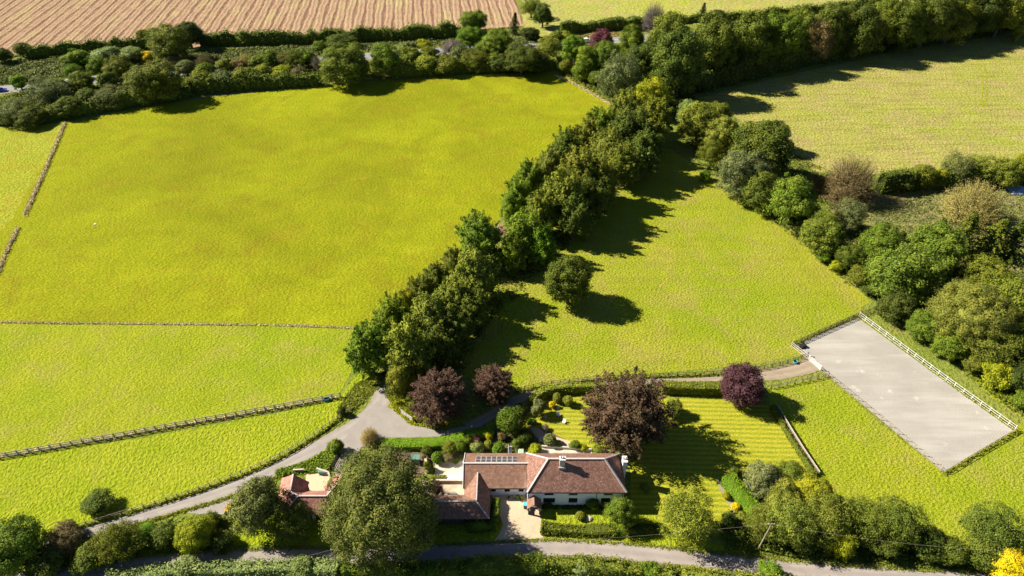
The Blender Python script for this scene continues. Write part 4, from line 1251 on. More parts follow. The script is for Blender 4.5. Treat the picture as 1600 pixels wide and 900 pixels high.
# ------------------------------------------------------------------ hedges
def hedge(px, w, h, col, label, leaf=0.4, dens=10, rough=0.25, group=None, clipped=False, z0=0.0, world=False):
    pts = resample(smooth([P(*p) for p in px], 2), 0.8, False)
    n = len(pts)
    rg = np.random.default_rng(n * 7 + int(w * 100))
    A = np.array([tuple(p) for p in pts])
    D = np.gradient(A, axis=0)
    D /= np.linalg.norm(D, axis=1, keepdims=True) + 1e-9
    Sd = np.stack([D[:, 1], -D[:, 0], np.zeros(n)], 1)
    hv = h * (1 + (0.03 if clipped else 0.2) * np.interp(np.arange(n), np.arange(0, n + 5, 4), rg.normal(size=len(np.arange(0, n + 5, 4)))))
    wv = w * (1 + (0.03 if clipped else 0.18) * np.interp(np.arange(n), np.arange(0, n + 5, 5), rg.normal(size=len(np.arange(0, n + 5, 5)))))
    # section outline param: left side, top, right side
    L = float(np.sum(np.linalg.norm(np.diff(A, axis=0), axis=1)))
    per = 2 * h + w
    m = int(L * per * dens)
    ends = int(w * h * dens)
    u = rg.uniform(0, n - 1.001, m + 2 * ends)
    s = rg.uniform(0, 1, m + 2 * ends)
    e = np.zeros(m + 2 * ends)
    u[m:m + ends] = 0; e[m:m + ends] = -1
    u[m + ends:] = n - 1.001; e[m + ends:] = 1
    i = u.astype(int); f = (u - i)[:, None]
    C0 = A[i] * (1 - f) + A[np.minimum(i + 1, n - 1)] * f
    Dd, Ss = D[i], Sd[i]
    H, W = hv[i], wv[i]
    x = np.zeros(len(u)); z = np.zeros(len(u)); nx = np.zeros(len(u)); nz = np.zeros(len(u))
    ps = s * per
    a = ps < h
    b = (ps >= h) & (ps < h + w)
    c_ = ps >= h + w
    x[a] = -0.5; z[a] = ps[a] / h; nx[a] = -1
    x[b] = (ps[b] - h) / w - 0.5; z[b] = 1; nz[b] = 1
    x[c_] = 0.5; z[c_] = (per - ps[c_]) / h; nx[c_] = 1
    en = e != 0
    x[en] = rg.uniform(-0.5, 0.5, en.sum()); z[en] = rg.uniform(0, 1, en.sum()); nx[en] = 0; nz[en] = 0
    if not clipped:
        rnd = 1 - 0.35 * np.clip(z - 0.6, 0, 1) / 0.4 * (np.abs(x) > 0.3)
        x = x * rnd
        nz = nz + 0.5 * z
    Cc = C0 + Ss * (x * W)[:, None] + np.array([0, 0, 1.0]) * (z * H + z0)[:, None] + Dd * (e * 0.1)[:, None]
    Nn = Ss * nx[:, None] + np.array([0, 0, 1.0]) * nz[:, None] + Dd * e[:, None]
    cl = np.sin(C0[:, 0] * 1.9 + z * 3) * np.sin(C0[:, 1] * 2.3 + x * 4) * 0.5
    Cc = Cc + Nn * (rg.normal(size=len(u)) * rough * 0.5 + cl * rough)[:, None]
    Nn = Nn + (0.3 if clipped else 0.6) * rg.normal(size=Nn.shape) + np.array([0, 0, 0.2])
    Nn /= np.linalg.norm(Nn, axis=1, keepdims=True)
    Cc[:, 2] = np.maximum(Cc[:, 2], 0.04)
    T = np.clip(0.5 + cl + rg.uniform(-0.25, 0.25, len(u)), 0, 1)
    # opaque heart of the hedge
    ev, ef = [], []
    ins = max(0.12, rough)
    for j in range(n):
        hw, hh = max(0.1, wv[j] / 2 - ins), max(0.2, hv[j] - ins)
        if not clipped: hw *= 0.85
        for q, zz in ((-hw, 0.03), (-hw, hh), (hw, hh), (hw, 0.03)):
            ev.append(A[j] + Sd[j] * q + np.array([0, 0, zz + z0]))
    for j in range(n - 1):
        for k in range(3):
            ef.append((j * 4 + k, j * 4 + k + 1, (j + 1) * 4 + k + 1, (j + 1) * 4 + k))
    ef += [(0, 1, 2, 3), ((n - 1) * 4 + 3, (n - 1) * 4 + 2, (n - 1) * 4 + 1, (n - 1) * 4)]
    me = quads_mesh('hedge', Cc, Nn, leaf, T, rg, 0.62, (np.array(ev), ef, 0.1))
    o = link('hedge', me)
    b = C[col]
    o.color = (b[0], b[1], b[2], 1)
    return tag(o, label, 'hedge', group)


hedge([(44, 92), (100, 85), (160, 80), (240, 74)], 3.5, 4.6, 'dkolive', 'dark field hedge along the stubble, from the isolated bush to the tall olive tree', 0.75, 4, 0.6)
hedge([(316, 70), (400, 70), (500, 66), (600, 62), (722, 56)], 4.5, 5.2, 'dkolive', 'long dark hedge along the stubble field past the tall olive tree', 0.75, 4, 0.6)
hedge([(-60, 194), (30, 192), (104, 182), (200, 166), (300, 148)], 5, 4.2, 'dkolive', 'thick dark hedge in front of the scrub beside the wire fence', 0.75, 4, 0.7)
hedge([(300, 146), (400, 138), (500, 132)], 4, 5, 'dkolive', 'dark meadow edge hedge ending at the large olive oak', 0.75, 4, 0.7)
hedge([(610, 122), (700, 114), (780, 110), (868, 106)], 4, 5, 'olive', 'olive meadow edge hedge running to the meadow corner', 0.75, 4, 0.6)
hedge([(876, 52), (930, 48), (1004, 44)], 4.5, 4.6, 'dkolive', 'neat dark hedge between far pasture and main road', 0.7, 4, 0.4)
hedge([(1050, 36), (1150, 30), (1240, 22), (1400, 4)], 4, 3.4, 'dkolive', 'far hedge behind the dark tree belt', 0.8, 3, 0.6)
hedge([(1372, 300), (1440, 292), (1520, 288), (1640, 282)], 4.5, 5.5, 'dkolive', 'dark base hedge under the dry field', 0.6, 5, 0.5)
hedge([(832, 634), (842, 622), (862, 613), (900, 611), (944, 608)], 2.2, 2.2, 'yolive', 'curved clipped hedge between earth track and garden', 0.3, 22, 0.15)
hedge([(1034, 611), (1080, 613), (1130, 613)], 2.2, 2.4, 'yolive', 'straight hedge at the top of the striped lawn, shaded in front', 0.3, 22, 0.14, clipped=True)
hedge([(598, 697), (650, 697), (700, 695), (728, 684), (770, 676)], 2.4, 1.3, 'clipped', 'bright green clipped hedge bending along the junction', 0.22, 34, 0.06, clipped=True)
hedge([(1134, 754), (1152, 777), (1172, 801), (1187, 819)], 2.5, 2.6, 'clipped', 'tall bright green clipped hedge beside the earth border', 0.22, 36, 0.08, clipped=True)
hedge([(846, 827), (880, 831), (930, 831), (960, 832)], 1.9, 1.5, 'olive', 'low rounded hedge along the front garden', 0.26, 30, 0.12)
hedge([(980, 832), (1010, 830), (1034, 828)], 1.6, 1.5, 'dkolive', 'low dark hedge between the two front garden trees', 0.26, 30, 0.12)
hedge([(733, 826), (752, 827), (772, 822)], 1.6, 1.7, 'mid', 'shaded dark hedge in front of the low wing', 0.26, 30, 0.12)
hedge([(774, 814), (775, 800), (776, 786)], 1.3, 1.4, 'mid', 'shaded narrow hedge along the wing wall by the forecourt', 0.26, 30, 0.12)
hedge([(677, 749), (697, 749)], 1.0, 1.0, 'yolive', 'little box hedge on the patio wall', 0.2, 36, 0.08)
hedge([(170, 915), (240, 903), (320, 897), (400, 893), (480, 893), (530, 894)], 3.4, 2.2, 'pale', 'pale leafy roadside hedge beside the drive end of the lane', 0.34, 16, 0.5)
hedge([(540, 897), (620, 898), (690, 898)], 3.2, 2.2, 'mid', 'shaded roadside hedge under the enormous oak', 0.34, 16, 0.5)
hedge([(690, 894), (780, 888), (850, 885), (940, 892), (1050, 903)], 3.4, 2.2, 'olive', 'dense green roadside hedge opposite the long house', 0.34, 16, 0.5)
hedge([(1060, 904), (1150, 914), (1240, 922), (1300, 928)], 3.2, 2.0, 'yolive', 'yellowish roadside hedge opposite the thicket', 0.34, 16, 0.5)
hedge([(1206, 640), (1225, 672), (1248, 708), (1272, 745)], 0.9, 1.3, 'olive', 'thin hedge between striped lawn and board fence', 0.26, 26, 0.15)
for a in [('bush', 722, 888, 26, 0.8, 'dk', 'dark bush in the roadside hedge by the oak shadow'), ('bush', 670, 892, 34, 0.8, 'lush', 'bright green bush in the roadside hedge under the oak'), ('bush', 838, 882, 40, 0.6, 'mid', 'green bush opposite the gravel forecourt'), ('bush', 912, 884, 40, 0.6, 'pale', 'pale bush in the roadside hedge opposite the house'), ('bush', 1016, 892, 36, 0.6, 'lush', 'fresh bush in the roadside hedge opposite the front lawn'), ('bush', 290, 890, 46, 0.55, 'pale', 'pale bush in the drive end roadside hedge'), ('bush', 470, 886, 44, 0.6, 'pale', 'pale bush in the roadside hedge near the wooden pole'), ('bush', 1204, 894, 40, 0.6, 'lush', 'green bush in the yellowish roadside hedge')]:
    plant(*a, 'bushes in the roadside hedge')


# ------------------------------------------------------------------ uncountable cover
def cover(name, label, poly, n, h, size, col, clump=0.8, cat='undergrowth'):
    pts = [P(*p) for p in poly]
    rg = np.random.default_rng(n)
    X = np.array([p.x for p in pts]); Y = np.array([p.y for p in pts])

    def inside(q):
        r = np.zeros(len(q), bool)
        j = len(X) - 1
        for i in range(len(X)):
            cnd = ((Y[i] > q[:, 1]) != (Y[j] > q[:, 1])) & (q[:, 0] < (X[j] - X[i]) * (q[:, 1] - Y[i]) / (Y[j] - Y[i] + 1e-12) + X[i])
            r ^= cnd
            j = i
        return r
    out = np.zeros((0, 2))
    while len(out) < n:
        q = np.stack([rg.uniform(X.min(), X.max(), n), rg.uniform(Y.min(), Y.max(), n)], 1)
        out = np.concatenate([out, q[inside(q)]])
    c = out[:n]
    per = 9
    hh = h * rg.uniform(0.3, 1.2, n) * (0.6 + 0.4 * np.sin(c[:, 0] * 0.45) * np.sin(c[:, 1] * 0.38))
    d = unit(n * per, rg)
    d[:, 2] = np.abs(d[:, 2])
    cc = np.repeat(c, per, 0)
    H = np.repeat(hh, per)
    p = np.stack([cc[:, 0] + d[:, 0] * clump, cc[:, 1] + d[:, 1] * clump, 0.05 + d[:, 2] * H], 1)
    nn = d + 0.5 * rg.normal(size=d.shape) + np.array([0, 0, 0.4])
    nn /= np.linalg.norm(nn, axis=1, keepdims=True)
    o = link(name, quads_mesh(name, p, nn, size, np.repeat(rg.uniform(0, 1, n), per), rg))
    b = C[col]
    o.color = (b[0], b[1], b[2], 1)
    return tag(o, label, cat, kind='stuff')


cover('undergrowth', 'tangled brambles and scrub beside the main road', [(-60, 120), (0, 96), (240, 84), (380, 76), (560, 70), (720, 62), (810, 60), (870, 66), (690, 72), (550, 82), (400, 94), (250, 107), (110, 120), (-60, 140)], 5600, 1.6, 0.7, 'grey', 1.2)
cover('undergrowth', 'rough bushes between main road and meadow hedge', [(-60, 165), (0, 152), (110, 139), (250, 126), (400, 112), (550, 99), (690, 88), (860, 78), (872, 104), (700, 112), (560, 122), (300, 148), (100, 180), (-60, 192)], 5200, 2.8, 0.8, 'olive', 1.4)
cover('undergrowth', 'rough grass and weeds on the road bank by the far pasture', [(884, 56), (930, 52), (1000, 49), (1000, 56), (920, 59)], 500, 0.7, 0.6, 'straw', 0.8)
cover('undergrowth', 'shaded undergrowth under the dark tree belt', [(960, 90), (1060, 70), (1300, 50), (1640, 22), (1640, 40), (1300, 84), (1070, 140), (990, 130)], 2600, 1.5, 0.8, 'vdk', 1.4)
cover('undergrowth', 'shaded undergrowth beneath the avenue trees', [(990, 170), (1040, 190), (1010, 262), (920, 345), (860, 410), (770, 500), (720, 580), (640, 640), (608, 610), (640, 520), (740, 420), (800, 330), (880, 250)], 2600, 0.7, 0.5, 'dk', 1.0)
cover('undergrowth', 'rough growth under the paddock hedgerow', [(1060, 195), (1120, 190), (1240, 240), (1340, 290), (1360, 400), (1370, 465), (1320, 440), (1240, 370), (1150, 300), (1090, 245)], 2400, 0.9, 0.5, 'dkolive', 1.0)
cover('undergrowth', 'brambles at the foot of the copse', [(1370, 440), (1450, 420), (1640, 420), (1640, 680), (1560, 625), (1480, 560), (1400, 495)], 2600, 1.0, 0.45, 'dkolive', 1.0)
cover('undergrowth', 'leafy weeds covering the bank above the barn', [(532, 692), (530, 708), (512, 736), (480, 739), (436, 742), (430, 738), (480, 722), (512, 704)], 1300, 0.7, 0.34, 'bright', 0.5)
cover('undergrowth', 'rough growth along the lane thicket', [(1130, 800), (1280, 770), (1400, 820), (1500, 860), (1600, 880), (1600, 905), (1400, 885), (1250, 872), (1130, 862)], 1700, 0.8, 0.4, 'dkolive', 0.8)
cover('undergrowth', 'tangled growth between drive and lane', [(0, 860), (110, 842), (200, 826), (330, 806), (360, 812), (350, 855), (240, 862), (150, 885), (0, 905)], 1300, 0.8, 0.36, 'dkolive', 0.8)
cover('tall_grass', 'straggly yellow grass inside the bend of the drive', [(606, 620), (616, 640), (642, 664), (690, 672), (700, 668), (660, 655), (640, 630), (620, 606)], 700, 0.4, 0.3, 'yg', 0.4, 'grass')
cover('tall_grass', 'rough weedy grass on the drive corner', [(556, 640), (582, 614), (600, 602), (586, 585), (556, 600), (534, 626), (528, 650), (545, 648)], 700, 0.4, 0.3, 'yolive', 0.4, 'grass')
cover('tall_grass', 'rough growth around the brown clearing', [(1340, 330), (1460, 300), (1600, 300), (1600, 340), (1440, 400), (1400, 380)], 1100, 0.6, 0.45, 'grey', 0.8, 'grass')
cover('flower_bed', 'mixed low plants in the beds behind the house', [(664, 712), (700, 692), (765, 678), (800, 668), (832, 676), (846, 694), (840, 706), (760, 707), (720, 707), (690, 712)], 500, 0.6, 0.26, 'mid', 0.4, 'flower bed')
cover('flower_bed', 'shady plants along the house front', [(846, 786), (955, 788), (955, 795), (846, 794)], 260, 0.7, 0.24, 'dk', 0.35, 'flower bed')


def strip(name, label, px, w, h, n, size, col, cat='grass'):
    """blades along a line: overgrown fence bottoms and road edges"""
    pts = resample(smooth([P(*p) for p in px], 2), 0.5, False)
    A = np.array([tuple(p) for p in pts])
    rg = np.random.default_rng(n + 1)
    i = rg.integers(0, len(A) - 1, n)
    c = A[i] + rg.normal(size=(n, 3)) * np.array([w * 0.4, w * 0.4, 0])
    per = 6
    d = unit(n * per, rg)
    H = np.repeat(h * rg.uniform(0.25, 1.1, n), per)
    cc = np.repeat(c, per, 0)
    p = np.stack([cc[:, 0] + d[:, 0] * 0.25, cc[:, 1] + d[:, 1] * 0.25, 0.04 + np.abs(d[:, 2]) * H], 1)
    nn = d + 0.5 * rg.normal(size=d.shape) + np.array([0, 0, 0.9])
    nn /= np.linalg.norm(nn, axis=1, keepdims=True)
    o = link(name, quads_mesh(name, p, nn, size, np.repeat(rg.uniform(0, 1, n), per), rg, 0.5))
    b = C[col]
    o.color = (b[0], b[1], b[2], 1)
    return tag(o, label, cat, kind='stuff')


C['hay'] = (0.66, 0.54, 0.31)
C['lushgrass'] = (0.24, 0.28, 0.02)
strip('tall_grass', 'dry grass overgrowing the wire fence, upper stretch', [(102, 192), (82, 240), (60, 290), (38, 338)], 0.7, 0.5, 1500, 0.4, 'hay')
strip('tall_grass', 'dry grass overgrowing the wire fence, lower stretch', [(28, 358), (12, 390), (-4, 428), (-30, 470)], 0.7, 0.45, 800, 0.4, 'hay')
strip('tall_grass', 'dry grass line along the faint field fence', [(-60, 503), (100, 505), (300, 507), (450, 508), (556, 513)], 0.35, 0.25, 900, 0.3, 'hay')
strip('tall_grass', 'dry grass beneath the rail fence', [(-60, 722), (100, 697), (300, 662), (440, 637), (530, 620)], 0.4, 0.4, 1100, 0.3, 'hay')
strip('tall_grass', 'rough grass beneath the drive fence', [(120, 826), (220, 797), (330, 763), (440, 718), (510, 672), (545, 642)], 0.5, 0.5, 1300, 0.3, 'lushgrass')
strip('tall_grass', 'grass edging the lane on the house side', [(200, 872), (330, 860), (450, 857), (560, 856), (690, 853), (775, 848), (850, 843), (980, 849), (1100, 863), (1220, 875), (1330, 885), (1480, 893)], 0.5, 0.25, 2600, 0.22, 'lushgrass')
strip('tall_grass', 'grass edging the lane on the hedge side', [(120, 912), (200, 900), (330, 888), (450, 884), (560, 882), (690, 880), (790, 874), (880, 871), (980, 878), (1100, 890), (1220, 902)], 0.5, 0.25, 2200, 0.22, 'lushgrass')
strip('tall_grass', 'grass edging the drive on the lane side', [(160, 838), (262, 806), (370, 775), (450, 738), (505, 712), (530, 694)], 0.5, 0.3, 1300, 0.24, 'lushgrass')
strip('tall_grass', 'green tufts along the earth track fence', [(808, 614), (860, 602), (930, 594), (1010, 590), (1100, 587), (1170, 582)], 0.5, 0.4, 1200, 0.3, 'lushgrass')
strip('tall_grass', 'straw coloured bank at the meadow corner', [(868, 118), (900, 132), (930, 150), (958, 166)], 0.9, 0.4, 500, 0.45, 'hay')
strip('tall_grass', 'straw coloured margin of the stubble field', [(-60, 94), (60, 86), (240, 68), (400, 58), (560, 54), (720, 49), (815, 43)], 1.2, 0.5, 1500, 0.6, 'yolive')
strip('tall_grass', 'grass tufts round the riding arena', [(1336, 494), (1290, 516), (1238, 541)], 0.4, 0.3, 300, 0.28, 'lushgrass')
strip('tall_grass', 'grass tufts along the near and copse sides of the arena', [(1476, 741), (1476, 741), (1530, 708), (1590, 675), (1590, 675), (1590, 675), (1480, 598), (1345, 495)], 0.4, 0.35, 1400, 0.28, 'lushgrass')

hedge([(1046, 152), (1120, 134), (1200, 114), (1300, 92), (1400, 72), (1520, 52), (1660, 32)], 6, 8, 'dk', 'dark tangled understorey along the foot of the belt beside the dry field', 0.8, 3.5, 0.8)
cover('undergrowth', 'leafy undergrowth at the meadow corner', [(872, 108), (905, 96), (960, 100), (1010, 140), (975, 170), (940, 152), (900, 130)], 1100, 1.6, 0.6, 'olive', 1.0)
cover('undergrowth', 'rough plants on the shaded corner between avenue head and dark belt', [(960, 130), (1060, 130), (1100, 160), (1060, 190), (1010, 180)], 800, 0.8, 0.55, 'dk', 1.0)
for a in [
    ('bush', 884, 104, 26, 0.9, 'olive', 'olive shrub ending the meadow edge hedge at the corner'),
    ('bush', 948, 138, 26, 0.9, 'dkolive', 'dark shrub below the broad grey green tree'),
    ('bush', 920, 106, 30, 1.0, 'mid', 'mid green shrub between the bright corner trees'),
    ('bush', 990, 148, 36, 1.0, 'grey', 'grey shrub between the broad grey green tree and the avenue head'),
]:
    plant(*a, G_ROAD)



# ------------------------------------------------------------------ fences
def fence(px, label, h=1.25, rails=3, gap=1.9, rw=0.13, post='darkwood', rail='wood', pw=0.13, top=None, name='fence', cat='fence', first=0.25):
    pts = [P(*p) for p in px]
    ctrl = smooth(pts, 2) if len(pts) > 2 else pts
    root = empty(name, tuple(pts[0]))
    tag(root, label, cat)
    o0 = pts[0]
    # posts at even spacing
    pos, acc = [], 0.0
    for a, b in zip(ctrl, ctrl[1:]):
        L = (b - a).length
        while acc <= L:
            pos.append(a.lerp(b, acc / L))
            acc += gap
        acc -= L
    if (pos[-1] - ctrl[-1]).length > gap * 0.4:
        pos.append(ctrl[-1])
    pm = MB().box(-pw / 2, pw / 2, -pw / 2, pw / 2, -0.1, h + 0.08).mesh('post', 0.01)
    pm.materials.append(M[post])
    r = random.Random(len(pos))
    for i, p in enumerate(pos[:100]):
        d = (pos[min(i + 1, len(pos) - 1)] - pos[max(i - 1, 0)])
        c = link('post', pm, root)
        c.location = p - o0
        c.rotation_euler = (r.uniform(-0.03, 0.03), r.uniform(-0.03, 0.03), math.atan2(d.y, d.x))
    if len(pos) > 100:
        m = MB()
        for p in pos[100:]:
            q = p - o0
            m.box(q.x - pw / 2, q.x + pw / 2, q.y - pw / 2, q.y + pw / 2, -0.1, h + 0.08)
        tag(m.build('far_posts', M[post], root), kind='stuff')
    for k in range(rails):
        z = first + (h - first) * (k / max(1, rails - 1)) if rails > 1 else h
        m = MB()
        for a, b in zip(pos, pos[1:]):
            d = (b - a).normalized()
            s = Vector((d.y, -d.x, 0)) * (pw / 2 + 0.025)
            m.bar(a - o0 + s + Vector((0, 0, z + r.uniform(-0.02, 0.02))), b - o0 + s + Vector((0, 0, z + r.uniform(-0.02, 0.02))), 0.04, rw)
        m.build('rail', M[rail], root)
    return root


fence([(-40, 722), (100, 698), (200, 680), (320, 658), (430, 639), (532, 620)], 'weathered rail fence across the paddock, pale rails between dark posts', 1.3, 3, 1.95, 0.23, 'darkwood', 'palewood', 0.19)
fence([(118, 826), (220, 796), (330, 761), (440, 715), (505, 672), (548, 640)], 'slim post and rail fence following the drive', 1.15, 3, 1.9, 0.1, 'darkwood', 'wood')
fence([(806, 613), (840, 604), (900, 596), (1000, 590), (1100, 587), (1180, 580), (1240, 566), (1262, 556)], 'post and rail fence between mid paddock and earth track', 1.2, 3, 2.0, 0.1, 'darkwood', 'darkwood')
fence([(1204, 607), (1250, 598), (1294, 588)], 'short rail fence on the arena track, lawn side', 1.15, 3, 1.9, 0.1, 'darkwood', 'wood')
fence([(1340, 495), (1238, 541)], 'dark rail fence closing the top end of the arena', 1.35, 4, 1.9, 0.13, 'darkwood', 'darkwood')
fence([(1236, 541), (1263, 562)], 'pale short rail fence at the arena entrance', 1.3, 3, 1.9, 0.12, 'wood', 'palewood')
fence([(1282, 579), (1380, 659), (1473, 739)], 'pale brown rail fence on the house side of the arena', 1.3, 3, 2.0, 0.09, 'wood', 'wood')
fence([(1475, 739), (1530, 706), (1585, 674)], 'low rail fence closing the near end of the arena', 1.1, 2, 1.9, 0.1, 'wood', 'wood')
fence([(1341, 494), (1420, 553), (1500, 612), (1585, 672)], 'white painted rail fence on the copse side of the arena', 1.35, 3, 2.0, 0.075, 'whitewood', 'whitewood', 0.11)
fence([(102, 194), (82, 240), (60, 290), (38, 338)], 'overgrown wire fence between meadow and orange tinged field, upper part', 1.1, 2, 3.0, 0.04, 'wood', 'grey', 0.1)
fence([(28, 358), (12, 392), (-8, 434)], 'overgrown wire fence between meadow and orange tinged field, lower part', 1.1, 2, 3.0, 0.04, 'wood', 'grey', 0.1)
fence([(-30, 504), (150, 506), (300, 507), (450, 509), (556, 514)], 'faint wire fence line dividing meadow and lower paddock', 0.75, 1, 3.4, 0.03, 'wood', 'grey', 0.08)

# close boarded garden fence
m_pts = [P(1212, 636), P(1236, 676), P(1256, 708), P(1279, 742)]
root = empty('board_fence', tuple(m_pts[0]))
tag(root, 'pale board fence between striped lawn and arena paddock', 'fence')
o0 = m_pts[0]
mb = MB()
for a, b in zip(m_pts, m_pts[1:]):
    k = max(1, int((b - a).length / 0.32))
    for i in range(k):
        p, q = a.lerp(b, i / k) - o0, a.lerp(b, (i + 0.9) / k) - o0
        mb.bar(p + Vector((0, 0, 0.5)), q + Vector((0, 0, 0.5)), 0.03, 0.94 + (i % 3) * 0.03)
mb.build('boards', M['wood'], root)
cp = MB()
for a, b in zip(m_pts, m_pts[1:]):
    cp.bar(a - o0 + Vector((0, 0, 1.03)), b - o0 + Vector((0, 0, 1.03)), 0.1, 0.05)
cp.build('capping_rail', M['palewood'], root)
for a, b in zip(m_pts, m_pts[1:]):
    for t in (0.0, 0.25, 0.5, 0.75):
        p = a.lerp(b, t) - o0
        MB().box(p.x + 0.03, p.x + 0.13, p.y - 0.05, p.y + 0.05, 0, 1.12).build('post', M['wood'], root)


def gate(name, a, b, label, mat, h=1.2, bars=5, cat='gate', brace=True):
    a, b = P(*a), P(*b)
    root = empty(name, tuple(a))
    tag(root, label, cat)
    d = b - a
    for t in (-0.02, 1.02):
        p = d * t
        MB().box(p.x - 0.09, p.x + 0.09, p.y - 0.09, p.y + 0.09, 0, h + 0.2).build('gate_post', M[mat], root)
    L = MB()
    for k in range(bars):
        z = 0.15 + (h - 0.15) * k / (bars - 1)
        L.bar(d * 0.01 + Vector((0, 0, z)), d * 0.99 + Vector((0, 0, z)), 0.04, 0.1)
    for t in (0.02, 0.5, 0.98):
        L.bar(d * t + Vector((0, 0, 0.1)), d * t + Vector((0, 0, h + 0.04)), 0.05, 0.08)
    L.build('gate_leaf', M[mat], root)
    if brace:
        MB().bar(d * 0.03 + Vector((0, 0, 0.2)), d * 0.95 + Vector((0, 0, h - 0.05)), 0.035, 0.08).build('brace', M[mat], root)
    return root


gate('field_gate', (626, 645), (645, 659), 'white field gate in the grass inside the drive bend', 'palewood', 1.3)
gate('farm_gate', (646, 659), (670, 663), 'dark farm gate under the purple brown tree', 'darkwood', 1.3)
gate('barn_gate', (533, 708), (518, 735), 'tall black gate at the end of the barn spur', 'black', 1.5, 6)
gate('arena_gate', (1264, 563), (1281, 578), 'white entrance gate of the riding arena', 'whitewood', 1.25, 5)
gate('corner_gate', (1345, 493), (1368, 485), 'dark gate by the arena corner and copse', 'darkwood', 1.3, 4)


# ------------------------------------------------------------------ the long house
def roof_faces(name, faces, mat, parent, thick=0.12):
    mb = MB()
    for f in faces:
        mb.prism(f, thick)
    return mb.build(name, mat, parent)


def ridge_bars(name, segs, parent, w=0.3, mat='ridge'):
    mb = MB()
    for a, b in segs:
        mb.bar(Vector(a) + Vector((0, 0, 0.05)), Vector(b) + Vector((0, 0, 0.05)), w, 0.16)
    return mb.build(name, M[mat], parent)


house = empty('house', (2.7, 72.4, 0))
tag(house, 'long white rendered house with red tiled hipped roof and low wings', 'house')
HO = Vector((2.7, 72.4, 0))


def off(vs):
    return [Vector(v) - HO for v in vs]


def hb(mb, x0, x1, y0, y1, z0, z1):
    return mb.box(x0 - HO.x, x1 - HO.x, y0 - HO.y, y1 - HO.y, z0, z1)


X0, X1, YF, YB, EZ = 2.75, 20.2, 72.35, 80.3, 4.55
RZ, RY, RX0, RX1 = 8.5, 76.35, 6.5, 16.7
hb(MB(), X0 + .05, X1, YF, YB, 0, EZ - 0.05).build('wall', M['render'], house)
hb(MB(), -8.7, X0 + .05, 74.55, 81.8, 0, 2.75).build('side_range_wall', M['render'], house)
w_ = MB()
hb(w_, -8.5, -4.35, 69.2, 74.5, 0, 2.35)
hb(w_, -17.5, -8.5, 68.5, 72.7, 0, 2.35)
w_.build('low_wing_wall', M['darkwood'], house)  # dark colour stands in for the shadow under the eaves, not for timber
# main hipped roof (overhang 0.3)
ex0, ex1, ey0, ey1 = X0 - 0.05, X1 + 0.35, YF - 0.35, YB + 0.3
A_, B_, C_, D_ = (ex0, ey0, EZ), (ex1, ey0, EZ), (ex1, ey1, EZ), (ex0, ey1, EZ)
R0, R1 = (RX0, RY, RZ), (RX1, RY, RZ)
mroof = roof_faces('roof', [off([A_, B_, R1, R0]), off([B_, C_, R1]), off([C_, D_, R0, R1]), off([D_, A_, R0])], M['tile_old'], house)
ridge_bars('ridge_cap', [off([R0, R1]), off([A_, R0]), off([B_, R1]), off([C_, R1]), off([D_, R0])], mroof)
# side range, gabled
sx0, sx1 = -9.0, 5.2
sroof = roof_faces('side_range_roof', [off([(sx0, 74.2, 2.65), (2.65, 74.2, 2.65), (2.65, 78.1, 4.85), (sx0, 78.1, 4.85)]), off([(sx0, 78.1, 4.85), (2.9, 78.1, 4.85), (2.9, 82.1, 2.6), (sx0, 82.1, 2.6)])], M['tile_brown'], house)
ridge_bars('ridge_cap', [off([(sx0, 78.1, 4.85), (4.2, 78.1, 4.85)])], sroof)
MB().add(off([(-8.7, 74.6, 2.7), (-8.7, 81.7, 2.7), (-8.7, 78.1, 4.72), (-8.6, 74.6, 2.7), (-8.6, 81.7, 2.7), (-8.6, 78.1, 4.72)]), [(0, 1, 2), (5, 4, 3), (0, 3, 4, 1), (1, 4, 5, 2), (2, 5, 3, 0)]).build('gable', M['render'], house)
vb = MB()
vb.bar(*off([(-9.03, 74.15, 2.68), (-9.03, 78.1, 4.9)]), 0.1, 0.2)
vb.bar(*off([(-9.03, 78.1, 4.9), (-9.03, 82.1, 2.65)]), 0.1, 0.2)
vb.build('barge_board', M['white'], house)
# front wing with hip, joined to the low range
lz, rz_ = 2.4, 4.1
xr, xl, xm = -4.0, -8.75, -6.35
ym = 70.45
wroof = roof_faces('low_wing_roof', [
    off([(xr, 68.05, lz), (xr, 74.4, lz), (xm, 76.75, rz_), (xm, ym, rz_)]),
    off([(xm, ym, rz_), (xm, 76.75, rz_), (xl, 74.4, lz), (xl, 72.95, lz)]),
    off([(-17.8, 68.05, lz), (xr, 68.05, lz), (xm, ym, rz_), (-17.8, ym, rz_)]),
    off([(-17.8, ym, rz_), (xm, ym, rz_), (xl, 72.95, lz), (-17.8, 72.95, lz)])], M['tile_brown'], house, 0.1)
ridge_bars('ridge_cap', [off([(xm, ym, rz_), (xm, 76.6, rz_)]), off([(xr, 68.05, lz), (xm, ym, rz_)]), off([(xm, ym, rz_), (-17.8, ym, rz_)])], wroof, 0.2)
gu = MB()
gu.bar(*off([(ex0, ey0 - 0.06, EZ - 0.1), (ex1, ey0 - 0.06, EZ - 0.1)]), 0.12)
gu.bar(*off([(xr + 0.06, 68.0, lz - 0.1), (xr + 0.06, 74.2, lz - 0.1)]), 0.12)
gu.bar(*off([(xr + 0.1, 74.12, 2.55), (2.6, 74.12, 2.55)]), 0.12)
gu.build('gutter', M['black'], house)
dp = MB()
for x in (X0 + 0.25, 15.3, X1 - 0.2):
    dp.bar(*off([(x, YF - 0.1, 0), (x, YF - 0.1, EZ - 0.1)]), 0.09)
dp.build('downpipe', M['grey'], house)


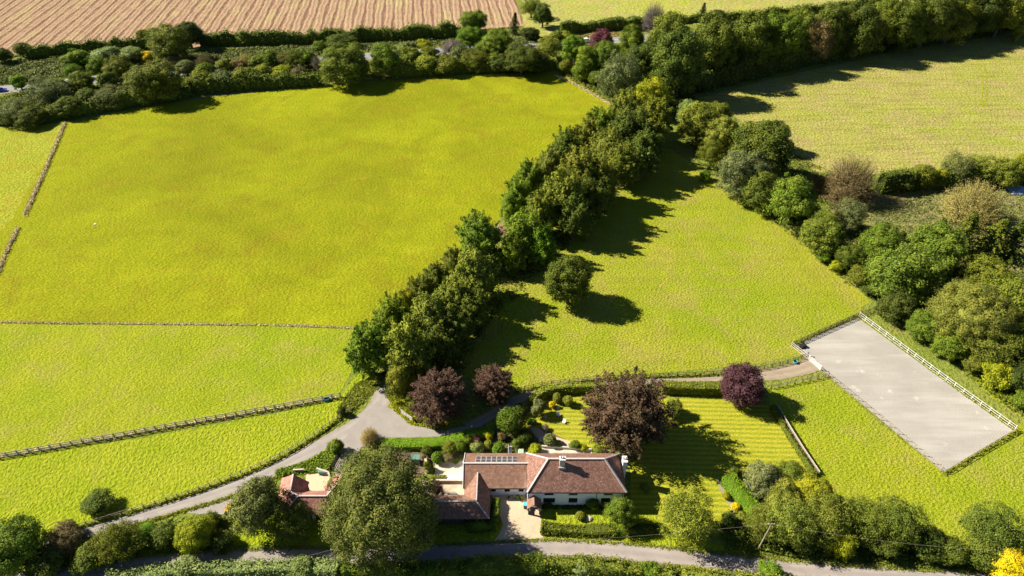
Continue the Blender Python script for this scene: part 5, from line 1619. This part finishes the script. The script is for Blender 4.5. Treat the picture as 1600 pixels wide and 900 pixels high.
def window(x0, x1, y, z0, z1, panes=3, parent=house):
    f = MB()
    t = 0.07
    hb(f, x0, x1, y - 0.06, y + 0.02, z0, z0 + t)
    hb(f, x0, x1, y - 0.06, y + 0.02, z1 - t, z1)
    for i in range(panes + 1):
        xx = x0 + (x1 - x0 - t) * i / panes
        hb(f, xx, xx + t, y - 0.057, y + 0.02, z0 + t, z1 - t)
    hb(f, x0 + t, x1 - t, y - 0.045, y + 0.0, (z0 + z1) / 2 - 0.02, (z0 + z1) / 2 + 0.02)
    fr = f.build('window', M['black'], parent)
    hb(MB(), x0 + 0.02, x1 - 0.02, y - 0.02, y + 0.015, z0 + 0.02, z1 - 0.02).build('pane', M['glass'], fr)
    hb(MB(), x0 - 0.08, x1 + 0.08, y - 0.14, y + 0.01, z0 - 0.09, z0 - 0.005).build('sill', M['render'], fr)
    return fr


def hx(px, z, y):
    """x of photo column px on a vertical wall at depth y"""
    return (px - 800) * (y * CP + (CAM_H - z) * SP) / F


for a, b in ((851, 865), (889, 902.5), (944, 957.5)):
    window(hx(a, 3.9, YF), hx(b, 3.9, YF), YF, 3.35, 4.35, 3)
for a, b, n_ in ((849, 867, 4), (888.5, 902, 3), (939, 953, 3)):
    window(hx(a, 1.6, YF), hx(b, 1.6, YF), YF, 1.05, 2.3, n_)
for a, b in ((768, 774.5), (788.7, 796.5), (810.7, 818.5)):
    window(hx(a, 1.7, 74.55), hx(b, 1.7, 74.55), 74.55, 1.2, 2.3, 2)
# porch
pxc, py0, py1 = hx(834.5, 1.2, 71), 70.3, 72.33
pc = off([(pxc, 0, 0)])[0].x
y0, y1 = py0 - HO.y, py1 - HO.y
hwid = 1.0
porch = MB()
for s in (-1, 1):
    porch.box(pc + s * hwid - 0.09, pc + s * hwid + 0.09, y0 + 0.1, y0 + 0.28, 0, 2.05)
    porch.box(pc + s * hwid - 0.06, pc + s * hwid + 0.06, y0 + 0.3, y1, 0, 0.9)
porch.bar((pc - hwid - 0.1, y0 + 0.19, 2.1), (pc + hwid + 0.1, y0 + 0.19, 2.1), 0.16, 0.16)
porch.bar((pc - hwid - 0.15, y0 + 0.1, 2.0), (pc, y0 + 0.1, 3.1), 0.08, 0.16)
porch.bar((pc + hwid + 0.15, y0 + 0.1, 2.0), (pc, y0 + 0.1, 3.1), 0.08, 0.16)
pch = porch.build('porch', M['black'], house)
MB().add([(pc - hwid, y0 + 0.2, 2.19), (pc + hwid, y0 + 0.2, 2.19), (pc, y0 + 0.2, 3.05), (pc - hwid, y0 + 0.26, 2.19), (pc + hwid, y0 + 0.26, 2.19), (pc, y0 + 0.26, 3.05)], [(0, 1, 2), (5, 4, 3), (0, 3, 4, 1), (1, 4, 5, 2), (2, 5, 3, 0)]).build('porch_gable', M['render'], pch)
roof_faces('porch_roof', [[(pc - hwid - 0.3, y0, 2.0), (pc, y0, 3.25), (pc, y1 + 0.1, 3.25), (pc - hwid - 0.3, y1 + 0.1, 2.0)][::-1], [(pc, y0, 3.25), (pc + hwid + 0.3, y0, 2.0), (pc + hwid + 0.3, y1 + 0.1, 2.0), (pc, y1 + 0.1, 3.25)][::-1]], M['tile_brown'], pch, 0.08)
MB().box(pc - 0.45, pc + 0.45, y1 - 0.06, y1 - 0.01, 0.05, 2.0).build('door', M['black'], house)
ps = MB()
for s in (-1, 1):
    ps.box(pc + s * hwid - 0.3, pc + s * hwid + 0.3, y0 + 0.32, y0 + 0.38, 0.9, 2.0)
ps.build('porch_panel', M['render'], pch)
# chimneys
cx = hx(878.3, 8.5, 75.9)


def chimney(x, y, z0, z1, wx, wy, mat, pots, label):
    q = off([(x, y, 0)])[0]
    c = MB().box(q.x - wx / 2, q.x + wx / 2, q.y - wy / 2, q.y + wy / 2, z0, z1)
    st = c.build('chimney', M[mat], house)
    st['label'] = label
    MB().box(q.x - wx / 2 - 0.07, q.x + wx / 2 + 0.07, q.y - wy / 2 - 0.07, q.y + wy / 2 + 0.07, z1, z1 + 0.18).build('chimney_cap', M['white'], st)
    for i in range(pots):
        xx = q.x + (i - (pots - 1) / 2) * 0.42
        MB().lathe([(0.13, 0), (0.15, 0.06), (0.11, 0.1), (0.11, 0.4), (0.14, 0.44), (0.14, 0.5), (0.08, 0.5)], 10, (xx, q.y, z1 + 0.18)).build('chimney_pot', M['redbrick'], st)
    MB().box(q.x - wx / 2 - 0.15, q.x + wx / 2 + 0.15, q.y - wy / 2 - 0.25, q.y - wy / 2 - 0.02, z0 + 0.35, z0 + 0.85).build('flashing', M['ridge'], st)


chimney(cx, 75.55, 7.0, 9.6, 0.95, 0.8, 'stone', 2, 'stone stack on the main ridge')
chimney(hx(974, 4, 77.6), 77.6, 0.0, 6.6, 0.75, 1.3, 'render', 2, 'white stack against the end wall')
# solar panels, two rows of eight on the back slope of the side range
pm = MB().box(-0.46, 0.46, -0.62, 0.62, 0, 0.05)
pmesh = pm.mesh('solar_panel')
pmesh.materials.append(M['alu'])
cm = MB().box(-0.415, 0.415, -0.575, 0.575, 0.05, 0.058).mesh('cells')
cm.materials.append(M['panel'])
sl_ = math.atan2(2.25, 4.0)
for rr in range(2):
    for cc in range(8):
        u_ = 0.95 + rr * 1.3
        x_ = -6.35 + cc * 0.985
        pos = off([(x_, 78.1 + u_ * math.cos(sl_), 4.85 - u_ * math.sin(sl_) + 0.05)])[0]
        a = link('solar_panel', pmesh, house)
        a.location = pos
        a.rotation_euler = (-sl_, 0, 0)
        link('solar_cells', cm, a)

# ------------------------------------------------------------------ red barn round its courtyard
barn = empty('barn', tuple(P(478, 790)))
tag(barn, 'red tiled barn ranges bent around a sandy courtyard', 'barn')
BO = P(478, 790)
rz2, ez2 = 4.5, 2.3
K = {k: P(x, y, rz2) for k, (x, y) in dict(A=(458, 741), B=(453, 768), C=(466, 775), D=(510, 775), E=(517, 767)).items()}
K['G'] = K['E'] + Vector((1.8, 3.4, 0))
for k, v in dict(A0=(-42.9, 76.6), B0=(-42.6, 71.6), C0=(-40.4, 69.9), C2=(-38.4, 69.2), D0=(-32.6, 69.2), E0=(-30.0, 71.5), G0=(-28.2, 75.0), A1=(-37.6, 75.8), B1=(-37.8, 73.9), D1=(-33.9, 73.9), E1=(-34.7, 74.6), G1=(-33.2, 77.4)).items():
    K[k] = Vector((v[0], v[1], ez2))


def bo(s):
    return [K[c] - BO for c in s.split()]


broof = roof_faces('roof', [bo('A A0 B0 B'), bo('B B0 C0 C'), bo('C C0 C2'), bo('C C2 D0 D'), bo('D D0 E0 E'), bo('E E0 G0 G'), bo('A B B1 A1'), bo('B C B1'), bo('C D D1 B1'), bo('D E E1 D1'), bo('E G G1 E1')], M['tile_pink'], barn, 0.1)
ridge_bars('ridge_cap', [bo('A B'), bo('B C'), bo('C D'), bo('D E'), bo('C C0'), bo('E G')], broof, 0.26)


def wall_loop(ids, h):
    mb = MB()
    for a, b in zip(ids, ids[1:]):
        p, q = K[a] - BO, K[b] - BO
        p = Vector((p.x, p.y, h / 2)); q = Vector((q.x, q.y, h / 2))
        mb.bar(p, q, 0.2, h)
    return mb


inn = {}
cen = Vector((-36, 72.4, 0))
# walls stand 0.35 m inside the eaves
for k, (dx, dy) in dict(A0=(.35, -.3), B0=(.35, .1), C0=(.25, .3), C2=(.1, .35), D0=(-.1, .35), E0=(-.35, .1), G0=(-.35, -.3), A1=(-.35, -.3), B1=(-.35, -.35), D1=(.2, -.35), E1=(.35, -.2), G1=(.35, -.3)).items():
    K['w' + k] = K[k] + Vector((dx, dy, 0))
wall_loop(['wA1', 'wA0', 'wB0', 'wC0', 'wC2', 'wD0', 'wE0', 'wG0', 'wG1', 'wE1', 'wD1', 'wB1', 'wA1'], 2.2).build('wall', M['darkwood'], barn)
MB().add([K['A'] - BO - Vector((0, 0.35, 0.12)), K['wA0'] - BO - Vector((0, 0, .12)), K['wA1'] - BO - Vector((0, 0, .12))], [(0, 1, 2)]).build('gable', M['darkwood'], barn)
for px0, px1 in ((476, 484), (487, 492), (514, 520)):
    yb = 69.5
    a = hx(px0, 1.1, yb) - BO.x
    b = hx(px1, 1.1, yb) - BO.x
    d = MB().box(a, b, 69.42 - BO.y, 69.44 + 0.02 - BO.y, 0.1, 1.95).build('door', M['white'], barn)
    MB().box(b - 0.12, b - 0.06, 69.38 - BO.y, 69.42 - BO.y, 0.9, 1.05).build('handle', M['grey'], d)

# ------------------------------------------------------------------ low walls
def low_wall(px, h, w, label, mat='stone', cap=None, name='garden_wall', z0=0):
    pts = [P(*p) for p in px]
    root = empty(name, tuple(pts[0]))
    tag(root, label, 'wall')
    mb, cb = MB(), MB()
    for a, b in zip(pts, pts[1:]):
        p, q = a - pts[0], b - pts[0]
        mb.bar(p + Vector((0, 0, h / 2)), q + Vector((0, 0, h / 2)), w, h)
        cb.bar(p + Vector((0, 0, h + 0.035)), q + Vector((0, 0, h + 0.035)), w + 0.08, 0.07)
    mb.build('wall', M[mat], root)
    cb.build('coping', M[cap or mat], root)
    return root


low_wall([(681, 754), (724, 754)], 0.8, 0.3, 'low dark wall between side patio and concrete yard', 'brick', 'stone')
low_wall([(699, 748), (724, 748)], 0.45, 0.75, 'broad white topped bench wall on the side patio', 'render', 'render')
low_wall([(846, 699), (885, 701), (924, 704)], 0.5, 0.25, 'pale retaining wall edging the back terrace', 'stone')
low_wall([(665, 720), (668, 740)], 0.9, 0.4, 'short pale wall at the patio edge', 'stone')
low_wall([(459, 738), (476, 737)], 0.8, 0.2, 'stone wall along the courtyard top', 'stone')
low_wall([(496, 736), (514, 742), (517, 752)], 0.9, 0.25, 'low stone wall beside the green topped tank', 'stone')

# ------------------------------------------------------------------ poles and wires
def pole(x, y, h, label, lean=0.0):
    p = P(x, y)
    root = empty('power_pole', tuple(p))
    tag(root, label, 'power pole')
    MB().tube([(0, 0, 0), (lean * 0.5, 0, h * 0.5), (lean, 0, h)], [0.13, 0.11, 0.09], 9).build('pole', M['wood'], root)
    MB().bar((lean - 0.5, 0.05, h - 0.35), (lean + 0.5, 0.05, h - 0.35), 0.09).build('crossarm', M['wood'], root)
    for s in (-0.45, 0.45):
        MB().lathe([(0.03, 0), (0.06, 0.04), (0.04, 0.08), (0.06, 0.12), (0.02, 0.16)], 8, (lean + s, 0.05, h - 0.3)).build('insulator', M['white'], root)
    return p + Vector((lean, 0, h - 0.15))


pb = pole(1184, 859, 8.2, 'leaning wooden pole rising from the roadside thicket', 0.5)
pa = pole(528, 887, 6.0, 'wooden pole beside the enormous oak at the lane', 0.2)


def wire(a, b, sag, label):
    pts = []
    for i in range(17):
        t = i / 16
        p = Vector(a).lerp(Vector(b), t)
        p.z -= sag * 4 * t * (1 - t)
        pts.append(p)
    mb = MB()
    mb.tube(pts, [0.012] * len(pts), 5)
    tag(mb.build('power_line', M['wood']), label, 'power line')


wire(pb, P(1560, 900) + Vector((0, 0, 7.5)), 1.2, 'thin wire from the leaning pole across the thicket')
wire(pb, pa, 1.6, 'thin wire between the two wooden poles above the lane')
wire(pa, P(330, 915) + Vector((0, 0, 4.5)), 0.9, 'thin wire from the oak side pole towards the drive end')


# ------------------------------------------------------------------ vehicles
def car(p, rz, mat, label, van=False, name='car'):
    root = empty(name, tuple(p), rz)
    tag(root, label, 'van' if van else 'car')
    L, W = (5.2, 1.9) if van else (4.3, 1.75)
    prof = [(-L / 2, 0.45), (-L / 2, 1.0), (-L / 2 + 0.15, 1.95), (L / 2 - 1.5, 2.0), (L / 2 - 0.85, 1.25), (L / 2 - 0.05, 1.05), (L / 2, 0.45)] if van else \
        [(-L / 2, 0.4), (-L / 2, 0.9), (-L / 2 + 0.35, 1.0), (-L / 2 + 0.75, 1.42), (L / 2 - 1.9, 1.46), (L / 2 - 1.15, 0.98), (L / 2 - 0.1, 0.82), (L / 2, 0.4)]
    n = len(prof)
    vs = []
    for s in (-1, 1):
        for x, z in prof:
            k = 0.88 if z > 1.1 else 1.0
            vs.append((x, s * W / 2 * k, z))
    fs = [tuple(range(n)), tuple(range(2 * n - 1, n - 1, -1))] + [(i, n + i, n + (i + 1) % n, (i + 1) % n) for i in range(n)]
    MB().add(vs, fs).build('body', M[mat], root, 0.05)
    zt = prof[3][1]
    g = MB()
    if van:
        for s in (-1, 1):
            g.add([(L / 2 - 1.0, s * W / 2 * 0.96, 1.3), (L / 2 - 1.9, s * W / 2 * 0.96, 1.3), (L / 2 - 1.9, s * W / 2 * 0.905, 1.85), (L / 2 - 1.45, s * W / 2 * 0.905, 1.85)], [(0, 1, 2, 3)])
        g.add([(L / 2 - 0.84, -0.75, 1.3), (L / 2 - 0.84, 0.75, 1.3), (L / 2 - 1.42, 0.72, 1.95), (L / 2 - 1.42, -0.72, 1.95)], [(0, 1, 2, 3)])
    else:
        for s in (-1, 1):
            g.add([(L / 2 - 1.3, s * W / 2 * 0.95, 1.02), (-L / 2 + 0.6, s * W / 2 * 0.95, 1.02), (-L / 2 + 0.9, s * W / 2 * 0.9, 1.38), (L / 2 - 1.95, s * W / 2 * 0.9, 1.38)], [(0, 1, 2, 3)])
        g.add([(L / 2 - 1.13, -0.7, 1.02), (L / 2 - 1.13, 0.7, 1.02), (L / 2 - 1.83, 0.66, 1.45), (L / 2 - 1.83, -0.66, 1.45)], [(0, 1, 2, 3)])
        g.add([(-L / 2 + 0.34, -0.7, 1.03), (-L / 2 + 0.34, 0.7, 1.03), (-L / 2 + 0.7, 0.66, 1.4), (-L / 2 + 0.7, -0.66, 1.4)], [(0, 1, 2, 3)])
    g.build('window', M['glass'], root)
    for x in (-L / 2 + 0.85, L / 2 - 0.85):
        for s in (-1, 1):
            wl = empty('wheel', (x, s * (W / 2 - 0.08), 0.33))
            wl.parent = root
            wl.rotation_euler = (R(90), 0, 0)
            MB().lathe([(0.2, -0.1), (0.31, -0.1), (0.33, -0.06), (0.33, 0.06), (0.31, 0.1), (0.2, 0.1)], 14).build('tyre', M['rubber'], wl)
            MB().lathe([(0.05, -0.105), (0.19, -0.1), (0.19, 0.1), (0.05, 0.105)], 12).build('rim', M['metal'], wl)
    for s in (-1, 1):
        MB().box(L / 2 - 0.08, L / 2 + 0.01, s * 0.6 - 0.15, s * 0.6 + 0.15, 0.62, 0.78).build('headlight', M['alu'], root)
    return root


mrd = (P(1000, 60) - P(920, 64))
car(P(914, 66.5), math.atan2(mrd.y, mrd.x), 'carwhite', 'white van on the main road beside the purple tree', True, 'van')
car(P(2, 143), math.atan2(mrd.y, mrd.x) + 0.1, 'carblue', 'blue car on the main road at the frame edge')

# yellow digger parked beside the grey green tree
dp_ = P(364, 799)
dg = empty('digger', tuple(dp_), R(-8))
tag(dg, 'yellow and red machine half hidden by the grey green willow like tree', 'digger')
for s in (-1, 1):
    t = MB()
    t.box(-1.2, 1.2, s * 0.75 - 0.2, s * 0.75 + 0.2, 0.08, 0.55)
    t.build('track', M['rubber'], dg, 0.12)
MB().box(-1.0, 0.9, -0.8, 0.8, 0.6, 1.15).build('body', M['yellow'], dg, 0.08)
cb = MB().box(-0.4, 0.7, -0.65, 0.25, 1.15, 2.3).build('cab', M['yellow'], dg, 0.05)
MB().box(-0.3, 0.6, -0.66, 0.26, 1.45, 2.15).build('cab_window', M['glass'], cb)
am = MB()
am.bar((0.8, 0.4, 1.0), (2.3, 0.4, 2.2), 0.22)
am.bar((2.3, 0.4, 2.2), (3.6, 0.4, 1.2), 0.2)
am.build('arm', M['yellow'], dg)
MB().add([(3.4, 0.05, 1.2), (3.4, 0.75, 1.2), (3.9, 0.05, 0.9), (3.9, 0.75, 0.9), (3.4, 0.05, 0.6), (3.4, 0.75, 0.6)], [(0, 1, 3, 2), (2, 3, 5, 4), (0, 2, 4), (1, 5, 3), (0, 4, 5, 1)]).build('bucket', M['redpaint'], dg)

# ------------------------------------------------------------------ small things
def bin_(p, h, w, mat, lid, label, name='wheelie_bin', cat='bin', rz=0.0):
    root = empty(name, tuple(p), rz)
    tag(root, label, cat)
    a, b = w * 0.42, w * 0.5
    MB().add([(-a, -a, 0.06), (a, -a, 0.06), (a, a, 0.06), (-a, a, 0.06), (-b, -b, h), (b, -b, h), (b, b, h), (-b, b, h)], [(0, 3, 2, 1), (4, 5, 6, 7), (0, 1, 5, 4), (1, 2, 6, 5), (2, 3, 7, 6), (3, 0, 4, 7)]).build('body', M[mat], root, 0.02)
    MB().box(-b - 0.03, b + 0.03, -b - 0.04, b + 0.03, h + 0.003, h + 0.09).build('lid', M[lid], root, 0.02)
    for s in (-1, 1):
        MB().lathe([(0.03, -0.03), (0.1, -0.03), (0.1, 0.03), (0.03, 0.03)], 10, (s * b, b, 0.1)).build('wheel', M['rubber'], root)
    return root


bin_(P(821, 793), 1.1, 0.75, 'grey', 'cyan', 'grey wheelie bin with turquoise lid beside the porch')


def pot(p, r_, h, mat, col, label):
    root = empty('plant_pot', tuple(p))
    tag(root, label, 'plant pot')
    MB().lathe([(r_ * 0.65, 0), (r_ * 0.95, h * 0.85), (r_ * 1.05, h * 0.86), (r_ * 1.05, h), (r_ * 0.85, h), (r_ * 0.8, h * 0.8)], 14).build('pot', M[mat], root)
    c = link('foliage', PROTO['bush'][1], root)
    c.scale = (r_ * 2.4, r_ * 2.4, r_ * 2.2)
    c.location = (0, 0, h * 0.85)
    b = C[col]
    c.color = (b[0], b[1], b[2], 1)


pot(P(809, 780), 0.35, 0.5, 'grey', 'dk', 'dark potted shrub against the low white wall nearest the porch')
pot(P(816, 781), 0.3, 0.45, 'grey', 'mid', 'smaller dark potted shrub between the bin and the low white wall')
pot(P(795, 779), 0.2, 0.35, 'grey', 'dk', 'tiny pot beneath the middle window of the low wing')
pot(P(663, 718), 0.4, 0.5, 'redbrick', 'olive', 'terracotta pot at the shady patio edge')

st = empty('brick_planter', tuple(P(838, 793)))
tag(st, 'low red brick planter box beside the porch', 'planter')
MB().box(-0.55, 0.75, -0.3, 0.35, 0, 0.6).build('box', M['redbrick'], st, 0.02)
MB().box(-0.45, 0.65, -0.2, 0.25, 0.603, 0.63).build('soil', M['soil'], st)


def trough(p, L, w, h, mat, label, rz=0.0, water=True, name='water_trough', cat='trough'):
    root = empty(name, tuple(p), rz)
    tag(root, label, cat)
    m = MB()
    m.box(-L / 2, L / 2, -w / 2, -w / 2 + 0.05, 0, h).box(-L / 2, L / 2, w / 2 - 0.05, w / 2, 0, h)
    m.box(-L / 2, -L / 2 + 0.05, -w / 2 + 0.05, w / 2 - 0.05, 0, h).box(L / 2 - 0.05, L / 2, -w / 2 + 0.05, w / 2 - 0.05, 0, h)
    m.box(-L / 2 + 0.05, L / 2 - 0.05, -w / 2 + 0.05, w / 2 - 0.05, 0.02, 0.07)
    m.build('basin', M[mat], root)
    if water:
        MB().box(-L / 2 + 0.05, L / 2 - 0.05, -w / 2 + 0.05, w / 2 - 0.05, h - 0.14, h - 0.12).build('water', M['glass'], root)


trough(P(511, 626), 1.1, 0.6, 0.7, 'blue', 'blue water trough against the end of the rail fence', R(20))
tb = empty('tub', tuple(P(1242, 567)))
tag(tb, 'round pale blue tub on the earth track by the arena', 'tub')
MB().lathe([(0.35, 0), (0.45, 0.5), (0.5, 0.5), (0.5, 0.55), (0.42, 0.55), (0.36, 0.1), (0.01, 0.1)], 18).build('tub', M['cyan'], tb)
MB().lathe([(0.4, 0.42), (0.01, 0.425)], 18).build('water', M['glass'], tb)

# dark mounting block in the arena corner
mbk = empty('mounting_block', tuple(P(1252, 543)), R(30))
tag(mbk, 'small black mounting steps in the top corner of the arena', 'mounting block')
MB().box(-0.9, -0.3, -0.5, 0.5, 0.03, 0.3).build('step', M['black'], mbk, 0.02)
MB().box(-0.29, 0.3, -0.5, 0.5, 0.03, 0.6).build('step', M['black'], mbk, 0.02)
MB().box(0.31, 0.9, -0.5, 0.5, 0.03, 0.85).build('step', M['black'], mbk, 0.02)


def chair(p, rz, label):
    root = empty('garden_chair', tuple(p), rz)
    root.scale = (0.75, 0.75, 0.8)
    tag(root, label, 'chair', 'white chairs on the garden lawn')
    MB().box(-0.42, 0.42, -0.4, 0.4, 0.4, 0.46).build('seat', M['white'], root, 0.01)
    MB().add([(-0.42, 0.36, 0.47), (0.42, 0.36, 0.47), (0.42, 0.62, 1.1), (-0.42, 0.62, 1.1), (-0.42, 0.41, 0.47), (0.42, 0.41, 0.47), (0.42, 0.67, 1.1), (-0.42, 0.67, 1.1)], [(0, 1, 2, 3), (7, 6, 5, 4), (0, 4, 5, 1), (1, 5, 6, 2), (2, 6, 7, 3), (3, 7, 4, 0)]).build('backrest', M['white'], root)
    for x in (-0.37, 0.37):
        MB().box(x - 0.05, x + 0.05, -0.38, 0.4, 0.62, 0.66).build('armrest', M['white'], root)
        for y in (-0.34, 0.34):
            MB().box(x - 0.03, x + 0.03, y - 0.03, y + 0.03, 0, 0.4).build('leg', M['white'], root)


chair(P(873, 650), R(40), 'white garden chair nearer the curved hedge')
chair(P(881, 661), R(-20), 'white garden chair in the middle of the small lawn')

bn = empty('garden_bench', tuple(P(797, 706)), R(90))
tag(bn, 'white garden bench between the clipped ball and the green shrub', 'bench')
MB().box(-1.0, 1.0, -0.3, 0.3, 0.45, 0.52).build('seat', M['white'], bn, 0.01)
MB().box(-1.0, 1.0, 0.31, 0.37, 0.5, 1.0).build('backrest', M['white'], bn, 0.01)
for x in (-0.85, 0.85):
    for y in (-0.24, 0.24):
        MB().box(x - 0.04, x + 0.04, y - 0.04, y + 0.04, 0, 0.45).build('leg', M['white'], bn)

gh = empty('greenhouse', tuple(P(814, 712)))
tag(gh, 'tiny pale green glazed cold frame behind the roof', 'cold frame')
MB().box(-0.55, 0.55, -0.45, 0.45, 0, 1.2).build('frame', M['white'], gh, 0.02)
MB().add([(-0.5, -0.47, 1.22), (0.5, -0.47, 1.22), (0.5, 0.45, 1.55), (-0.5, 0.45, 1.55), (-0.5, -0.47, 1.203), (0.5, -0.47, 1.203), (0.5, 0.45, 1.203), (-0.5, 0.45, 1.203)], [(0, 1, 2, 3), (4, 7, 6, 5), (0, 4, 5, 1), (1, 5, 6, 2), (2, 6, 7, 3), (3, 7, 4, 0)]).build('glazing', M['paleglass'], gh)


def rock(p, r_, label, name='boulder', cat='boulder', mat='stone', flat=0.6, seed=1):
    bm = bmesh.new()
    bmesh.ops.create_icosphere(bm, subdivisions=2, radius=r_)
    rr = random.Random(seed)
    for v in bm.verts:
        v.co *= rr.uniform(0.82, 1.12)
        v.co.z = max(v.co.z * flat, -0.15 * r_)
    me = bpy.data.meshes.new(name)
    bm.to_mesh(me)
    bm.free()
    o = link(name, me, None, M[mat])
    o.location = p + Vector((0, 0, 0.12 * r_))
    tag(o, label, cat)


rock(P(920, 811), 0.65, 'pale rock on the front hedge beside the clipped ball', mat='paving')
rock(P(149, 350), 0.4, 'white block lying alone in the large meadow', mat='white', flat=0.4, seed=2)
rock(P(852, 659 - 8), 0.0001 + 0.45, 'pale garden stone near the curved garden hedge', mat='stone', seed=3)
rock(P(872, 637), 0.5, 'grey rock in the shade at the lawn top', mat='stone', seed=4)
rock(P(844, 688), 0.4, 'pale rock at the gravel path edge', mat='paving', seed=5)

# oil tank with green top near the courtyard wall
tk = empty('oil_tank', tuple(P(505, 740)))
tag(tk, 'green tank beside the barn courtyard wall', 'tank')
MB().box(-0.8, 0.8, -0.4, 0.4, 0.15, 0.95).build('tank', M['green_metal'], tk, 0.12)
for s in (-0.6, 0.6):
    MB().box(s - 0.15, s + 0.15, -0.45, 0.45, 0, 0.15).build('plinth', M['stone'], tk)
tk2 = empty('garden_store', tuple(P(650, 722)))
tag(tk2, 'teal garden store half hidden beside the enormous oak', 'store')
MB().box(-0.8, 0.8, -0.5, 0.5, 0, 1.5).build('body', M['green_metal'], tk2, 0.03)
MB().box(-0.9, 0.9, -0.6, 0.6, 1.503, 1.6).build('lid', M['green_metal'], tk2, 0.02)

# blue pond sheet far right
bs = MB()
p_ = P(1594, 298)
bs.add([(-4, -2.5, 0.3), (0, -2.9, 0.55), (4, -2.0, 0.35), (4.5, 1.5, 0.3), (0.5, 2.4, 0.6), (-3.6, 1.8, 0.35), (0, 0, 0.9), (-4, -2.5, 0.02), (0, -2.9, 0.02), (4, -2.0, 0.02), (4.5, 1.5, 0.02), (0.5, 2.4, 0.02), (-3.6, 1.8, 0.02)],
       [(0, 1, 6), (1, 2, 6), (2, 3, 6), (3, 4, 6), (4, 5, 6), (5, 0, 6), (0, 7, 8, 1), (1, 8, 9, 2), (2, 9, 10, 3), (3, 10, 11, 4), (4, 11, 12, 5), (5, 12, 7, 0), (12, 11, 10, 9, 8, 7)])
k_ = noise_mat('blue tarpaulin', (0.3, 0.4, 0.6), (0.55, 0.6, 0.7), 1.0, 0.1, 0.5)
o_ = bs.build('tarpaulin', k_)
o_.location = p_
tag(o_, 'crumpled pale blue tarpaulin at the frame edge under the dry field hedge', 'tarpaulin')

# pink brushwood heap in the avenue gap
hp = np.random.default_rng(9)
pk = MB()
for i in range(46):
    a, l = hp.uniform(0, 6.28), hp.uniform(0.8, 1.7)
    c0 = Vector((hp.normal() * 0.8, hp.normal() * 1.1, hp.uniform(0.05, 0.7)))
    pk.bar(c0, c0 + Vector((math.cos(a) * l, math.sin(a) * l, hp.uniform(-0.1, 0.25))), 0.09)
o_ = pk.build('brushwood_heap', noise_mat('pinkish brushwood', (0.45, 0.22, 0.2), (0.6, 0.34, 0.3), 3, 0.02))
o_.location = P(783, 361)
tag(o_, 'pinkish heap of cut brushwood in the avenue gap', 'brushwood')

# wooden post stump and marker beside drive gateway
ml = empty('marker_post', tuple(P(737, 671)))
tag(ml, 'short white marker post at the bend of the clipped hedge', 'post')
MB().box(-0.15, 0.15, -0.15, 0.15, 0, 1.0).build('post', M['white'], ml, 0.02)
MB().box(-0.18, 0.18, -0.18, 0.18, 1.003, 1.1).build('cap', M['white'], ml, 0.02)


# ------------------------------------------------------------------ light
AZ, EL = R(15.0), R(37.5)            # sun stands beyond the house on the meadow side
sd = Vector((-math.cos(AZ) * math.cos(EL), math.sin(AZ) * math.cos(EL), math.sin(EL)))
sl = bpy.data.lights.new('sun', 'SUN')
sl.energy = 5.0
sl.angle = R(0.53)
sl.color = (1.0, 0.91, 0.76)
so = bpy.data.objects.new('sun', sl)
so.rotation_euler = sd.to_track_quat('Z', 'Y').to_euler()
so.location = (0, 0, 200)
COL.objects.link(so)
w = bpy.data.worlds.new('World')
S.world = w
w.use_nodes = True
nt = w.node_tree
nt.nodes.clear()
sky = nt.nodes.new('ShaderNodeTexSky')
sky.sky_type = 'NISHITA'
sky.sun_disc = False
sky.dust_density = 0.05
sky.air_density = 0.5
sky.ozone_density = 2.5
sky.sun_elevation = EL
sky.sun_rotation = math.atan2(sd.x, sd.y) % (2 * math.pi)
bg = nt.nodes.new('ShaderNodeBackground')
bg.inputs['Strength'].default_value = 0.05
wo = nt.nodes.new('ShaderNodeOutputWorld')
nt.links.new(sky.outputs[0], bg.inputs['Color'])
nt.links.new(bg.outputs[0], wo.inputs['Surface'])
S.view_settings.view_transform = 'Standard'
S.view_settings.look = 'None'
S.view_settings.exposure = 1.1
S.view_settings.gamma = 1.0
S.view_settings.use_curve_mapping = False
S.cycles.max_bounces = 6
S.cycles.diffuse_bounces = 2
S.cycles.transmission_bounces = 3
